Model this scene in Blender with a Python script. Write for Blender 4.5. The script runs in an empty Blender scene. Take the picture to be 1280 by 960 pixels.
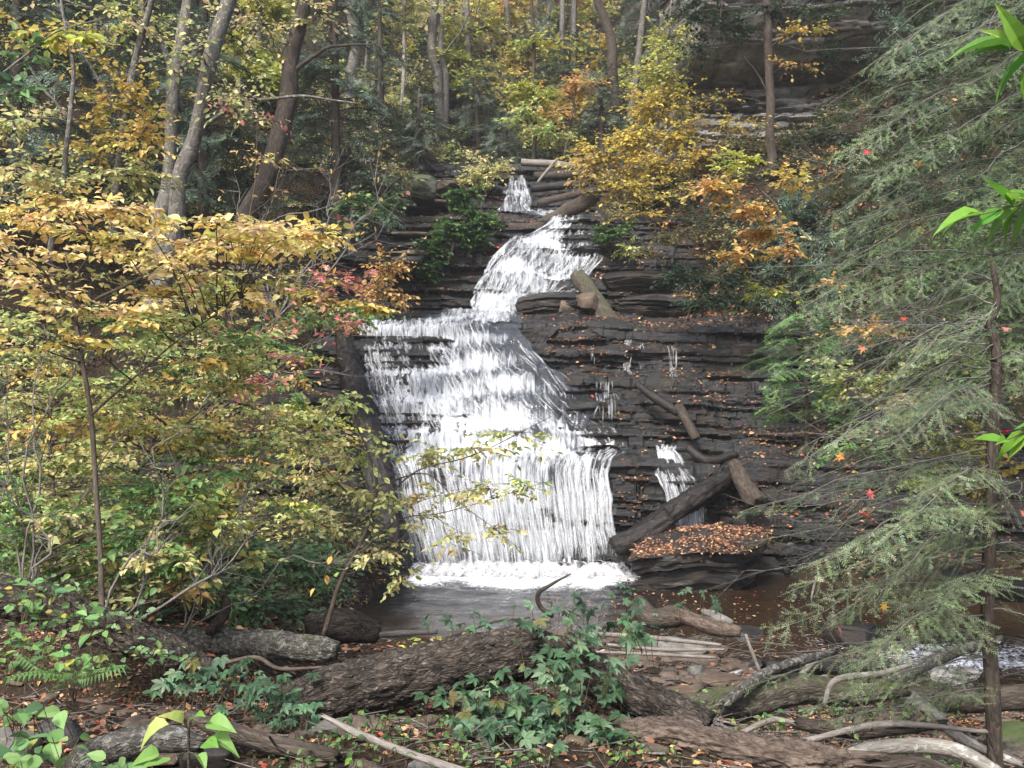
import bpy, bmesh, math, random
import numpy as np
from mathutils import Vector, Matrix

# ------------------------------------------------------------------ basics
scene = bpy.context.scene
COL = scene.collection
RNG = np.random.default_rng(7)
FPX, CX, HY = 1256.0, 640.0, 560.0          # focal length in px of a 1280 wide frame, centre column, horizon row
EYE = np.array([0.0, 0.0, 2.5])


def P(px, py, d):
    """point at distance d in front of the camera position that lies on the sight line of (px, py)"""
    return np.array([(px - CX) / FPX * d, d, EYE[2] + (HY - py) / FPX * d])


def lin(r, g, b):
    return tuple(((c / 255.0) / 12.92 if c / 255.0 <= 0.04045 else ((c / 255.0 + 0.055) / 1.055) ** 2.4) for c in (r, g, b))


def sstep(a, b, x):
    t = np.clip((x - a) / (b - a), 0, 1)
    return t * t * (3 - 2 * t)


def _hash(ix, iy, iz, seed):
    h = (ix.astype(np.int64) * 374761393 + iy.astype(np.int64) * 668265263 + iz.astype(np.int64) * 2147483647 + seed * 974711) & 0xFFFFFFFF
    h = ((h ^ (h >> 13)) * 1274126177) & 0xFFFFFFFF
    h = ((h ^ (h >> 16)) * 2246822519) & 0xFFFFFFFF
    return ((h ^ (h >> 15)) & 0xFFFFFF) / float(0xFFFFFF)


def vnoise(p, seed=0):
    p = np.asarray(p, float)
    i = np.floor(p)
    f = p - i
    f = f * f * (3 - 2 * f)
    ix, iy, iz = i[..., 0], i[..., 1], i[..., 2]
    out = 0
    for dx in (0, 1):
        wx = f[..., 0] if dx else 1 - f[..., 0]
        for dy in (0, 1):
            wy = f[..., 1] if dy else 1 - f[..., 1]
            for dz in (0, 1):
                wz = f[..., 2] if dz else 1 - f[..., 2]
                out = out + wx * wy * wz * _hash(ix + dx, iy + dy, iz + dz, seed)
    return out * 2 - 1


def fbm(p, octv=4, seed=0, gain=0.5):
    p = np.asarray(p, float)
    a, s, out = 1.0, 0.0, 0
    for k in range(octv):
        out = out + a * vnoise(p * (2 ** k) + 17.3 * k, seed + k)
        s += a
        a *= gain
    return out / s


# ------------------------------------------------------------------ mesh builder
class MB:
    def __init__(self):
        self.V, self.F, self.C, self.T, self.n = [], {}, [], [], 0

    def add(self, V, F, col=None, tc=None):
        V = np.asarray(V, float).reshape(-1, 3)
        self.V.append(V)
        m = len(V)
        if col is None:
            col = np.ones((m, 3))
        col = np.asarray(col, float)
        if col.ndim == 1:
            col = np.tile(col, (m, 1))
        self.C.append(col)
        self.T.append(V if tc is None else np.asarray(tc, float))
        for f in (F if isinstance(F, list) else [F]):
            f = np.asarray(f, np.int64)
            if f.size:
                self.F.setdefault(f.shape[1], []).append(f + self.n)
        self.n += m

    def mesh(self, name, smooth=True):
        me = bpy.data.meshes.new(name)
        V = np.concatenate(self.V)
        loops, starts, tot = [], [], 0
        for k in sorted(self.F):
            f = np.concatenate(self.F[k])
            loops.append(f.ravel())
            starts.append(tot + np.arange(len(f)) * k)
            tot += f.size
        loops = np.concatenate(loops)
        starts = np.concatenate(starts)
        me.vertices.add(len(V))
        me.vertices.foreach_set('co', V.ravel().astype(np.float32))
        me.loops.add(len(loops))
        me.loops.foreach_set('vertex_index', loops.astype(np.int32))
        me.polygons.add(len(starts))
        me.polygons.foreach_set('loop_start', starts.astype(np.int32))
        a = me.attributes.new('col', 'FLOAT_COLOR', 'POINT')
        c = np.concatenate(self.C)
        a.data.foreach_set('color', np.hstack([c, np.ones((len(c), 1))]).ravel().astype(np.float32))
        t = me.attributes.new('tc', 'FLOAT_VECTOR', 'POINT')
        t.data.foreach_set('vector', np.concatenate(self.T).ravel().astype(np.float32))
        me.update(calc_edges=True)
        me.validate()
        me.polygons.foreach_set('use_smooth', np.full(len(me.polygons), smooth))
        return me


def link(name, mb, mat, parent=None, smooth=True):
    me = mb.mesh(name, smooth) if isinstance(mb, MB) else mb
    o = bpy.data.objects.new(name, me)
    if mat is not None:
        me.materials.clear()
        me.materials.append(mat)
    COL.objects.link(o)
    if parent is not None:
        o.parent = parent
        o.matrix_parent_inverse = Matrix.Translation(-Vector(parent.location))
    return o


def tag(o, label, cat, group=None):
    o['label'] = label
    o['category'] = cat
    if group:
        o['group'] = group
    return o


def thing(name, label, cat, loc, group=None):
    o = bpy.data.objects.new(name, None)
    o.empty_display_size = 0.2
    o.location = Vector([float(v) for v in loc])
    COL.objects.link(o)
    return tag(o, label, cat, group)


def struct(name, mb, mat, smooth=True):
    o = link(name, mb, mat, None, smooth)
    o['kind'] = 'structure'
    return o


def stuff(name, mb, mat, label, smooth=True):
    o = link(name, mb, mat, None, smooth)
    o['kind'] = 'stuff'
    o['label'] = label
    o['category'] = name.replace('_', ' ')
    return o


# ------------------------------------------------------------------ tubes
def spline(pts, n):
    pts = np.asarray(pts, float)
    if len(pts) == 2:
        t = np.linspace(0, 1, n)[:, None]
        return pts[0] * (1 - t) + pts[1] * t
    q = np.vstack([2 * pts[0] - pts[1], pts, 2 * pts[-1] - pts[-2]])
    s = np.linspace(0, len(pts) - 1 - 1e-9, n)
    i = s.astype(int)
    t = (s - i)[:, None]
    p0, p1, p2, p3 = q[i], q[i + 1], q[i + 2], q[i + 3]
    return 0.5 * (2 * p1 + (p2 - p0) * t + (2 * p0 - 5 * p1 + 4 * p2 - p3) * t ** 2 + (3 * p1 - p0 - 3 * p2 + p3) * t ** 3)


def tube(mb, pts, rad, sides=8, n=None, rough=0.0, rfreq=4.0, seed=0, cap=True, wob=0.0, jag=0.0, plate=0.0):
    pts = np.asarray(pts, float)
    if n is None:
        n = max(len(pts) * 4, 6) if len(pts) > 2 else 4
    c = spline(pts, n)
    r = np.interp(np.linspace(0, 1, n), np.linspace(0, 1, len(rad)), rad) if np.ndim(rad) else np.full(n, rad)
    if wob:
        L0 = np.linspace(0, 1, n)[:, None]
        q = np.hstack([L0 * 6, np.zeros((n, 2))])
        c = c + wob * np.stack([vnoise(q + 11 * k, seed + k) for k in range(3)], 1) * np.sin(L0 * math.pi)
    T = np.gradient(c, axis=0)
    T /= np.linalg.norm(T, axis=1)[:, None] + 1e-9
    ref = np.array([0, 0, 1.0]) if abs(T[0, 2]) < 0.9 else np.array([1.0, 0, 0])
    N = np.zeros_like(c)
    v = ref - T[0] * np.dot(ref, T[0])
    N[0] = v / np.linalg.norm(v)
    for i in range(1, n):
        v = N[i - 1] - T[i] * np.dot(N[i - 1], T[i])
        N[i] = v / (np.linalg.norm(v) + 1e-9)
    B = np.cross(T, N)
    a = np.arange(sides) / sides * 2 * math.pi
    ca, sa = np.cos(a), np.sin(a)
    L = np.concatenate([[0], np.cumsum(np.linalg.norm(np.diff(c, axis=0), axis=1))])
    tc = np.stack([r[:, None] * ca, r[:, None] * sa, np.repeat(L[:, None], sides, 1)], 2)
    rr = np.repeat(r[:, None], sides, 1)
    if rough:
        q = tc * rfreq / np.array([1, 1, 3.0])
        rr = rr * (1 + rough * (fbm(q + seed, 4, seed) * 1.2))
        q2 = tc * np.array([1, 1, 1.0]) * 2.0
        rr = rr * (1 + rough * 0.8 * vnoise(q2 + seed, seed + 9))
    if plate:
        g = np.abs(vnoise(tc * np.array([34, 34, 13]) + 2.0 * vnoise(tc * 9, seed + 2)[..., None], seed + 3))
        g2 = np.abs(vnoise(tc * np.array([70, 70, 34]), seed + 6))
        rr = rr + plate * (sstep(.02, .3, g) - .6) + plate * .5 * (sstep(.0, .3, g2) - .6)
    V = c[:, None, :] + rr[..., None] * (ca[None, :, None] * N[:, None, :] + sa[None, :, None] * B[:, None, :])
    if jag:
        for e in (0, n - 1):
            j = jag * np.abs(vnoise(np.stack([ca * 4, sa * 4, np.full(sides, e)], 1), seed + 5))
            V[e] += (T[e] if e else -T[e]) * j[:, None]
    idx = np.arange(n * sides).reshape(n, sides)
    nx = np.roll(idx, -1, 1)
    F = np.stack([idx[:-1], nx[:-1], nx[1:], idx[1:]], -1).reshape(-1, 4)
    V = V.reshape(-1, 3)
    tcf = tc.reshape(-1, 3)
    if cap:
        extra, et, tris = [], [], []
        for e, s in ((0, 1), (n - 1, -1)):
            k = n * sides + len(extra)
            extra.append(c[e] + (T[e] if e else -T[e]) * r[e] * 0.05)
            et.append([0, 0, L[e]])
            ring = idx[e]
            tr = np.stack([np.full(sides, k), np.roll(ring, -1), ring], 1)
            tris.append(tr if s > 0 else tr[:, ::-1])
        V = np.vstack([V, extra])
        tcf = np.vstack([tcf, et])
        mb.add(V, [F, np.vstack(tris)], None, tcf)
    else:
        mb.add(V, F, None, tcf)
    return c


def prisms(mb, A, B, ra, rb):
    """thin 3-sided twigs from points A to B"""
    A, B = np.asarray(A, float), np.asarray(B, float)
    if len(A) == 0:
        return
    T = B - A
    Ln = np.linalg.norm(T, axis=1)[:, None] + 1e-9
    T = T / Ln
    ref = np.where(np.abs(T[:, 2:3]) < 0.9, np.array([[0, 0, 1.0]]), np.array([[1.0, 0, 0]]))
    N = np.cross(T, ref)
    N /= np.linalg.norm(N, axis=1)[:, None] + 1e-9
    Bn = np.cross(T, N)
    ra = np.broadcast_to(ra, (len(A),))[:, None]
    rb = np.broadcast_to(rb, (len(A),))[:, None]
    V, tc = [], []
    for k in range(3):
        d = math.cos(k * 2.0944) * N + math.sin(k * 2.0944) * Bn
        V += [A + d * ra, B + d * rb]
        tc += [A + d * ra, B + d * rb]
    V = np.stack(V, 1)
    b = np.arange(len(A))[:, None] * 6
    F = np.concatenate([b + np.array([[0, 2, 3, 1]]), b + np.array([[2, 4, 5, 3]]), b + np.array([[4, 0, 1, 5]])])
    mb.add(V.reshape(-1, 3), F)


# ------------------------------------------------------------------ leaves
def _t_oval():
    v = np.array([[0, 0, 0], [-.26, .28, .05], [-.27, .62, .05], [0, 1, -.06], [.27, .62, .05], [.26, .28, .05]])
    return v, [np.array([[0, 3, 2, 1], [0, 5, 4, 3]])]


def _t_slim():
    v = np.array([[0, 0, 0], [-.15, .3, .03], [-.15, .62, .03], [0, 1, -.1], [.15, .62, .03], [.15, .3, .03]])
    return v, [np.array([[0, 3, 2, 1], [0, 5, 4, 3]])]


def _t_quad():
    v = np.array([[0, 0, 0], [-.3, .5, .04], [0, 1, -.04], [.3, .5, .04]])
    return v, [np.array([[0, 3, 2, 1]])]


def _t_clump():
    # two crossed leaves, for far crowns
    v = np.array([[0, 0, 0], [-.28, .5, .06], [0, 1, 0], [.28, .5, .0], [.1, .1, .1], [.55, .35, .2], [.8, .75, .1], [.3, .5, .05]])
    return v, [np.array([[0, 3, 2, 1], [4, 7, 6, 5]])]


def _t_maple():
    pts = []
    for ang, r in ((-150, .42), (-118, .22), (-95, .55), (-62, .26), (-50, .62), (-24, .3), (0, .72), (24, .3), (50, .62), (62, .26), (95, .55), (118, .22), (150, .42)):
        a = math.radians(ang)
        pts.append([math.sin(a) * r, .3 + math.cos(a) * r, .05 * math.cos(3 * a)])
    v = np.array([[0, .2, 0]] + pts)
    f = np.array([[0, i + 2, i + 1] for i in range(12)])
    return v, [f]


def _t_round():
    v = [[0, 0, 0]]
    for a, r in ((-140, .42), (-100, .46), (-60, .46), (-25, .48), (0, .56), (25, .48), (60, .46), (100, .46), (140, .42)):
        a = math.radians(a)
        v.append([math.sin(a) * r, .44 + math.cos(a) * r, .06 * abs(math.sin(a))])
    v = np.array(v)
    return v, [np.array([[0, 5, 4, 3], [0, 3, 2, 1], [0, 7, 6, 5], [0, 9, 8, 7]])]


def _t_five():
    V, F = [], []
    o, _ = _t_oval()
    for i, (a, s) in enumerate(((-105, .62), (-52, .85), (0, 1.0), (52, .85), (105, .62))):
        a = math.radians(a)
        q = o * np.array([.82, 1, 1]) * s
        q = np.stack([q[:, 0] * math.cos(a) + q[:, 1] * math.sin(a), -q[:, 0] * math.sin(a) + q[:, 1] * math.cos(a), q[:, 2] - .14 * (q[:, 1] ** 2)], 1)
        V.append(q)
        F.append(np.array([[0, 3, 2, 1], [0, 5, 4, 3]]) + 6 * i)
    return np.vstack(V), [np.vstack(F)]


def _t_ovate():
    L = [(0, 0, 0), (-.2, .1, .05), (-.33, .3, .09), (-.28, .56, .06), (-.13, .8, 0), (0, 1, -.1), (.13, .8, 0), (.28, .56, .06), (.33, .3, .09), (.2, .1, .05), (0, .1, 0), (0, .3, 0), (0, .56, -.02), (0, .8, -.05)]
    f4 = np.array([[1, 10, 11, 2], [2, 11, 12, 3], [3, 12, 13, 4], [10, 9, 8, 11], [11, 8, 7, 12], [12, 7, 6, 13]])
    f3 = np.array([[0, 10, 1], [0, 9, 10], [4, 13, 5], [13, 6, 5]])
    return np.array(L, float), [f4, f3]


def _t_lance():
    v, f = _t_ovate()
    return v * np.array([.52, 1, 1.2]), f


def _t_pinnate():
    # fern frond
    V, F = [], []
    k = 0
    for i in range(14):
        y = .08 + i * .066
        w = .34 * math.sin(min(1, (i + 2) / 7.0) * 1.57) * (1 - (i / 15.0) ** 2)
        for s in (-1, 1):
            V += [[0, y, 0], [s * w * .5, y + .0, .03], [s * w, y + .06, -.03 - .1 * y], [s * w * .5, y + .055, .03]]
            F.append([k, k + 1, k + 2, k + 3] if s > 0 else [k, k + 3, k + 2, k + 1])
            k += 4
    return np.array(V), [np.array(F)]


TM = dict(oval=_t_oval(), slim=_t_slim(), quad=_t_quad(), clump=_t_clump(), maple=_t_maple(), round=_t_round(), five=_t_five(), ovate=_t_ovate(), lance=_t_lance(), fern=_t_pinnate())


def nrm(v):
    return v / (np.linalg.norm(v, axis=-1, keepdims=True) + 1e-9)


def leaves(mb, pos, dirs, nor, size, cols, tmpl='oval', curl=0.0):
    """place one leaf per row; dirs = stalk-to-tip, nor = upper face"""
    if len(pos) == 0:
        return
    v, F = TM[tmpl]
    d = nrm(dirs)
    x = nrm(np.cross(d, nor))
    n = np.cross(x, d)
    s = np.broadcast_to(size, (len(pos),))[:, None, None]
    vv = np.repeat(v[None], len(pos), 0)
    if curl:
        c = curl * (RNG.random((len(pos), 1)) * 1.4 - .5)
        vv = vv.copy()
        vv[:, :, 2] -= c * vv[:, :, 1] ** 2
        vv[:, :, 2] += c * .8 * np.abs(vv[:, :, 0])
    V = pos[:, None, :] + s * (vv[..., 0:1] * x[:, None] + vv[..., 1:2] * d[:, None] + vv[..., 2:3] * n[:, None])
    k = len(v)
    base = np.arange(len(pos))[:, None, None] * k
    FF = [(base + f[None]).reshape(-1, f.shape[1]) for f in F]
    C = np.repeat(cols[:, None, :], k, 1).reshape(-1, 3)
    mb.add(V.reshape(-1, 3), FF, C)


def pick(rng, pal, n, jit=.22):
    pal = np.asarray(pal, float)
    w = None
    if pal.shape[1] == 4:
        w = pal[:, 3] / pal[:, 3].sum()
        pal = pal[:, :3]
    c = pal[rng.choice(len(pal), n, p=w)]
    return np.clip(c * (1 + jit * rng.standard_normal((n, 1))) * (1 + .06 * rng.standard_normal((n, 3))), .004, .95)


UP = np.array([0, 0, 1.0])


def foliage(fm, wm, c, R, rng, nb, nt, nl, tl, size, pal, tmpl='oval', tilt=.45, droop=.25, root=None, flat=.35, br=.006, tw=.0018, curl=.0, gap=0.0, zr=.28):
    """a spray-built clump: nb branches from the clump's heart, nt twigs on each, nl leaves on each twig"""
    c, R = np.asarray(c, float), np.asarray(R, float)
    u = rng.standard_normal((nb, 3))
    u = nrm(u) * (rng.random((nb, 1)) ** .4)
    ends = c + u * R
    start = np.tile(c, (nb, 1)) if root is None else np.tile(np.asarray(root, float), (nb, 1)) * .35 + c * .65 + (rng.standard_normal((nb, 3)) * R * .12)
    mid = (start + ends) / 2 + rng.standard_normal((nb, 3)) * R * .1
    prisms(wm, start, mid, br, br * .7)
    prisms(wm, mid, ends, br * .7, br * .35)
    n = nb * nt
    bi = np.repeat(np.arange(nb), nt)
    s = rng.random(n) ** .7
    A = np.where((s < .5)[:, None], start[bi] + (mid - start)[bi] * (s * 2)[:, None], mid[bi] + (ends - mid)[bi] * (s * 2 - 1)[:, None])
    bd = nrm(ends - start)[bi]
    out = nrm(np.stack([bd[:, 0], bd[:, 1], bd[:, 2] * flat], 1) + rng.standard_normal((n, 3)) * np.array([.75, .75, zr]))
    ln = tl * (.5 + rng.random(n))[:, None]
    B = A + out * ln - UP * (ln * droop * rng.random((n, 1)))
    prisms(wm, A, B, tw, tw * .5)
    # leaves alternate along the twig
    m = n * nl
    ti = np.repeat(np.arange(n), nl)
    k = np.tile(np.arange(nl), n)
    f = (k + .6 + .5 * rng.random(m)) / nl
    pos = A[ti] + (B - A)[ti] * f[:, None]
    td = nrm(B - A)[ti]
    side = nrm(np.cross(td, UP)) * np.where(k % 2, 1, -1)[:, None]
    last = (k == nl - 1)[:, None]
    d = np.where(last, td, nrm(td * .75 + side * (.7 + .3 * rng.random((m, 1))))) + rng.standard_normal((m, 3)) * .18
    d[:, 2] -= droop * rng.random(m) * 1.1
    nor = nrm(UP + rng.standard_normal((m, 3)) * tilt)
    sz = size * (.4 + .95 * rng.random(m))
    cl = pick(rng, pal, nb, .05)
    cols = .4 * cl[bi[ti]] + .6 * pick(rng, pal, m)
    if gap:
        keep = rng.random(m) > gap
        pos, d, nor, sz, cols = pos[keep], d[keep], nor[keep], sz[keep], cols[keep]
    leaves(fm, pos, d, nor, sz, cols, tmpl, curl)


def R3(px, py, d, dz=None):
    """clump radii from picture pixels at distance d"""
    a = px / FPX * d
    return np.array([a, (a if dz is None else dz), py / FPX * d])


# ------------------------------------------------------------------ materials
class NT:
    def __init__(self, name):
        self.m = bpy.data.materials.new(name)
        self.m.use_nodes = True
        self.t = self.m.node_tree
        self.t.nodes.clear()
        self.out = self.t.nodes.new('ShaderNodeOutputMaterial')

    def n(self, typ, **kw):
        nd = self.t.nodes.new('ShaderNode' + typ)
        for k, v in kw.items():
            if k.startswith('_'):
                setattr(nd, k[1:], v)
            else:
                key = int(k[1:]) if k[0] == 'i' and k[1:].isdigit() else k.replace('__', ' ')
                self.s(nd, key, v)
        return nd

    def s(self, nd, key, v):
        sock = nd.inputs[key]
        if hasattr(v, 'outputs'):
            v = v.outputs[0]
        if isinstance(v, bpy.types.NodeSocket):
            self.t.links.new(v, sock)
        else:
            if isinstance(v, tuple) and len(v) == 3 and sock.type == 'RGBA':
                v = v + (1.0,)
            sock.default_value = v

    def mix(self, f, a, b, mode='MIX'):
        nd = self.n('Mix', _data_type='RGBA', _blend_type=mode)
        self.s(nd, 0, f)
        self.s(nd, 6, a)
        self.s(nd, 7, b)
        return nd.outputs[2]

    def math(self, op, a, b=0.0, clamp=False):
        nd = self.n('Math', _operation=op, _use_clamp=clamp)
        self.s(nd, 0, a)
        self.s(nd, 1, b)
        return nd.outputs[0]

    def ramp(self, f, lo, hi):
        nd = self.n('MapRange', _clamp=True)
        self.s(nd, 0, f)
        self.s(nd, 1, lo)
        self.s(nd, 2, hi)
        return nd.outputs[0]

    def coord(self, attr='tc', scale=(1, 1, 1)):
        a = self.n('Attribute', _attribute_name=attr)
        mp = self.n('Mapping')
        self.s(mp, 0, a.outputs['Vector'])
        mp.inputs['Scale'].default_value = scale
        return mp.outputs[0]

    def noise(self, vec, scale, detail=5.0, rough=.6, dist=0.0):
        nd = self.n('TexNoise')
        self.s(nd, 'Vector', vec)
        nd.inputs['Scale'].default_value = scale
        nd.inputs['Detail'].default_value = detail
        nd.inputs['Roughness'].default_value = rough
        nd.inputs['Distortion'].default_value = dist
        return nd.outputs[0]

    def voro(self, vec, scale, feature='F1'):
        nd = self.n('TexVoronoi', _feature=feature)
        self.s(nd, 'Vector', vec)
        nd.inputs['Scale'].default_value = scale
        return nd.outputs[0]

    def bump(self, h, strength, dist):
        nd = self.n('Bump')
        self.s(nd, 'Height', h)
        nd.inputs['Strength'].default_value = strength
        nd.inputs['Distance'].default_value = dist
        return nd.outputs[0]

    def pbr(self, col, rough=.7, nor=None, spec=.5):
        b = self.n('BsdfPrincipled')
        self.s(b, 'Base Color', col)
        self.s(b, 'Roughness', rough)
        self.s(b, 'Specular IOR Level', spec)
        if nor is not None:
            self.s(b, 'Normal', nor)
        return b

    def done(self, sh):
        self.t.links.new(sh.outputs[0] if hasattr(sh, 'outputs') else sh, self.out.inputs[0])
        return self.m


def up_facing(k):
    g = k.n('NewGeometry')
    sx = k.n('SeparateXYZ')
    k.s(sx, 0, g.outputs['Normal'])
    return sx.outputs[2]


def m_leaf(name, trans=.35, rough=.5, spec=.35):
    k = NT(name)
    a = k.n('Attribute', _attribute_name='col')
    c = a.outputs['Color']
    p = k.pbr(c, rough, None, spec)
    tr = k.n('BsdfTranslucent')
    k.s(tr, 0, c)
    mx = k.n('MixShader')
    k.s(mx, 0, trans)
    k.s(mx, 1, p)
    k.s(mx, 2, tr)
    return k.done(mx)


def m_bark(name, dark, light, lichen=None, la=.5, moss=0.0, scale=14., bump=.6, rough=.85, plates=.5):
    k = NT(name)
    v = k.coord('tc', (1, 1, .3))
    v1 = k.coord('tc', (1, 1, 1))
    n1 = k.noise(v, scale, 8, .7, .8)
    n2 = k.noise(v1, scale * .22, 4, .6)
    n4 = k.noise(v, scale * 4.5, 5, .7, .4)
    vd = k.n('VectorMath', _operation='ADD')
    k.s(vd, 0, v)
    nz = k.n('TexNoise')
    k.s(nz, 'Vector', v)
    nz.inputs['Scale'].default_value = scale * 1.2
    sc = k.n('VectorMath', _operation='SCALE')
    k.s(sc, 0, nz.outputs['Color'])
    sc.inputs['Scale'].default_value = 1.5 / scale
    k.s(vd, 1, sc.outputs[0])
    vo = k.n('TexVoronoi', _feature='F1')
    k.s(vo, 'Vector', vd.outputs[0])
    vo.inputs['Scale'].default_value = scale * 2.3
    sp = k.n('SeparateColor')
    k.s(sp, 0, vo.outputs['Color'])
    ve = k.n('TexVoronoi', _feature='DISTANCE_TO_EDGE')
    k.s(ve, 'Vector', vd.outputs[0])
    ve.inputs['Scale'].default_value = scale * 2.3
    crack = k.ramp(ve.outputs[0], .0, .22)
    tone = k.math('ADD', k.math('MULTIPLY', n1, .9), k.math('MULTIPLY', sp.outputs[0], .35 * plates * 2))
    tone = k.math('ADD', tone, k.math('MULTIPLY', k.math('SUBTRACT', n4, .5), .7))
    c = k.mix(k.ramp(tone, .34, .98), dark, light)
    c = k.mix(k.math('MULTIPLY', k.math('SUBTRACT', 1.0, crack), min(1, plates * .75)), c, tuple(x * .35 for x in dark))
    c = k.mix(k.math('MULTIPLY', k.ramp(n2, .4, .7), .5), c, tuple(x * .6 for x in dark))
    if lichen:
        l1 = k.noise(v1, scale * 1.3, 7, .75, .3)
        f = k.ramp(l1, 1 - la - .05, 1 - la + .05)
        c = k.mix(k.math('MULTIPLY', f, .75), c, lichen)
    if moss:
        f = k.math('MULTIPLY', k.ramp(up_facing(k), .1, .8), k.ramp(k.noise(v1, scale * .35, 5, .65), 1 - moss - .1, 1 - moss + .12))
        c = k.mix(f, c, k.mix(k.noise(v1, 60, 3), (.03, .045, .01), (.085, .105, .03)))
    h = k.math('ADD', k.math('MULTIPLY', crack, .7 * plates), k.math('ADD', n1, k.math('MULTIPLY', n4, .6)))
    b = k.bump(h, bump, .02)
    return k.done(k.pbr(c, rough, b, .3))


def m_rock(name, dark, light, stain=None, wet=.5, scale=3., moss=.0, strat=4.0, bump=.7, beds=0.0):
    k = NT(name)
    v = k.coord('tc', (1, 1, strat))
    v1 = k.coord('tc')
    n1 = k.noise(v, scale, 7, .65, .4)
    n2 = k.noise(v1, scale * .5, 5, .6)
    n3 = k.noise(v, scale * 6, 5, .7)
    c = k.mix(k.ramp(n1, .35, .68), dark, light)
    c = k.mix(k.math('MULTIPLY', k.ramp(n3, .45, .7), .4), c, tuple(x * .5 for x in dark))
    if beds:
        at = k.n('Attribute', _attribute_name='col')
        sc = k.n('SeparateColor')
        k.s(sc, 0, at.outputs['Color'])
        tn = k.math('ADD', k.math('MULTIPLY', sc.outputs[0], beds), 1.0 - beds * .5)
        cc = k.n('CombineColor')
        for q in range(3):
            k.s(cc, q, tn)
        c = k.mix(1.0, c, cc.outputs[0], 'MULTIPLY')
    if stain:
        c = k.mix(k.math('MULTIPLY', k.ramp(n2, .48, .64), .7), c, stain)
    if moss:
        f = k.math('MULTIPLY', k.ramp(up_facing(k), .0, .7), k.ramp(k.noise(v1, scale * 2.2, 5, .65), 1 - moss - .1, 1 - moss + .12))
        c = k.mix(f, c, k.mix(k.noise(v1, 50, 3), (.03, .05, .01), (.09, .12, .025)))
    r = k.mix(k.ramp(n2, .4, .6), (.85 - .55 * wet,) * 3, (.9 - .25 * wet,) * 3)
    b = k.bump(k.math('ADD', n1, k.math('MULTIPLY', n3, .4)), bump, .05)
    return k.done(k.pbr(c, r, b, .5))


def m_ground():
    k = NT('forest_soil')
    v1 = k.coord('tc')
    n1 = k.noise(v1, 1.3, 6, .65, .5)
    n2 = k.noise(v1, 14, 5, .7, .8)
    vo = k.voro(v1, 22)
    c = k.mix(k.ramp(n2, .3, .7), (.012, .009, .006), (.055, .035, .02))
    c = k.mix(k.math('MULTIPLY', k.ramp(n1, .45, .65), .6), c, (.03, .026, .018))
    c = k.mix(k.math('MULTIPLY', k.ramp(k.noise(v1, 2.4, 6, .7), .54, .66), .55), c, (.035, .05, .014))
    c = k.mix(k.math('MULTIPLY', k.ramp(vo, .28, .1), .5), c, (.16, .085, .035))
    b = k.bump(k.math('ADD', n2, vo), .8, .05)
    return k.done(k.pbr(c, .9, b, .2))


def m_white_water(name, dens=.5, sheet=True):
    """thin falling water: white where broken, clear where smooth; 'tc' = (across m, along m, froth)"""
    k = NT(name)
    a = k.n('Attribute', _attribute_name='tc')
    sp = k.n('SeparateXYZ')
    k.s(sp, 0, a.outputs['Vector'])
    v = k.coord('tc', (11, 1.1, 0))
    v2 = k.coord('tc', (26, 2.6, 0))
    v3 = k.coord('tc', (1.4, .9, 0))
    n = k.math('ADD', k.math('MULTIPLY', k.noise(v, 1, 4, .6, .35), .5), k.math('MULTIPLY', k.noise(v2, 1, 4, .65, .25), .32))
    n = k.math('ADD', n, k.math('MULTIPLY', k.noise(v3, 1, 4, .65), .62))
    n = k.math('SUBTRACT', n, .1)
    n = k.math('ADD', n, k.math('MULTIPLY', k.math('SUBTRACT', sp.outputs[2], .5), .55))
    white = k.pbr(k.mix(k.ramp(n, .42, .92), (.2, .235, .28), (.9, .92, .94)), .35, k.bump(n, .5, .04), .4)
    tl = k.n('BsdfTranslucent')
    k.s(tl, 0, k.mix(k.ramp(n, .42, .92), (.2, .235, .28), (.82, .86, .9)))
    w = k.n('MixShader')
    k.s(w, 0, .28)
    k.s(w, 1, white)
    k.s(w, 2, tl)
    film = k.pbr((.09, .1, .12), .12, k.bump(n, .5, .03), .6)
    tp = k.n('BsdfTransparent')
    clear = k.n('MixShader')
    k.s(clear, 0, .42)
    k.s(clear, 1, tp)
    k.s(clear, 2, film)
    mx = k.n('MixShader')
    k.s(mx, 0, k.ramp(n, 1.02 - dens - .12, 1.02 - dens + .13))
    k.s(mx, 1, clear)
    k.s(mx, 2, w)
    return k.done(mx)


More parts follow.
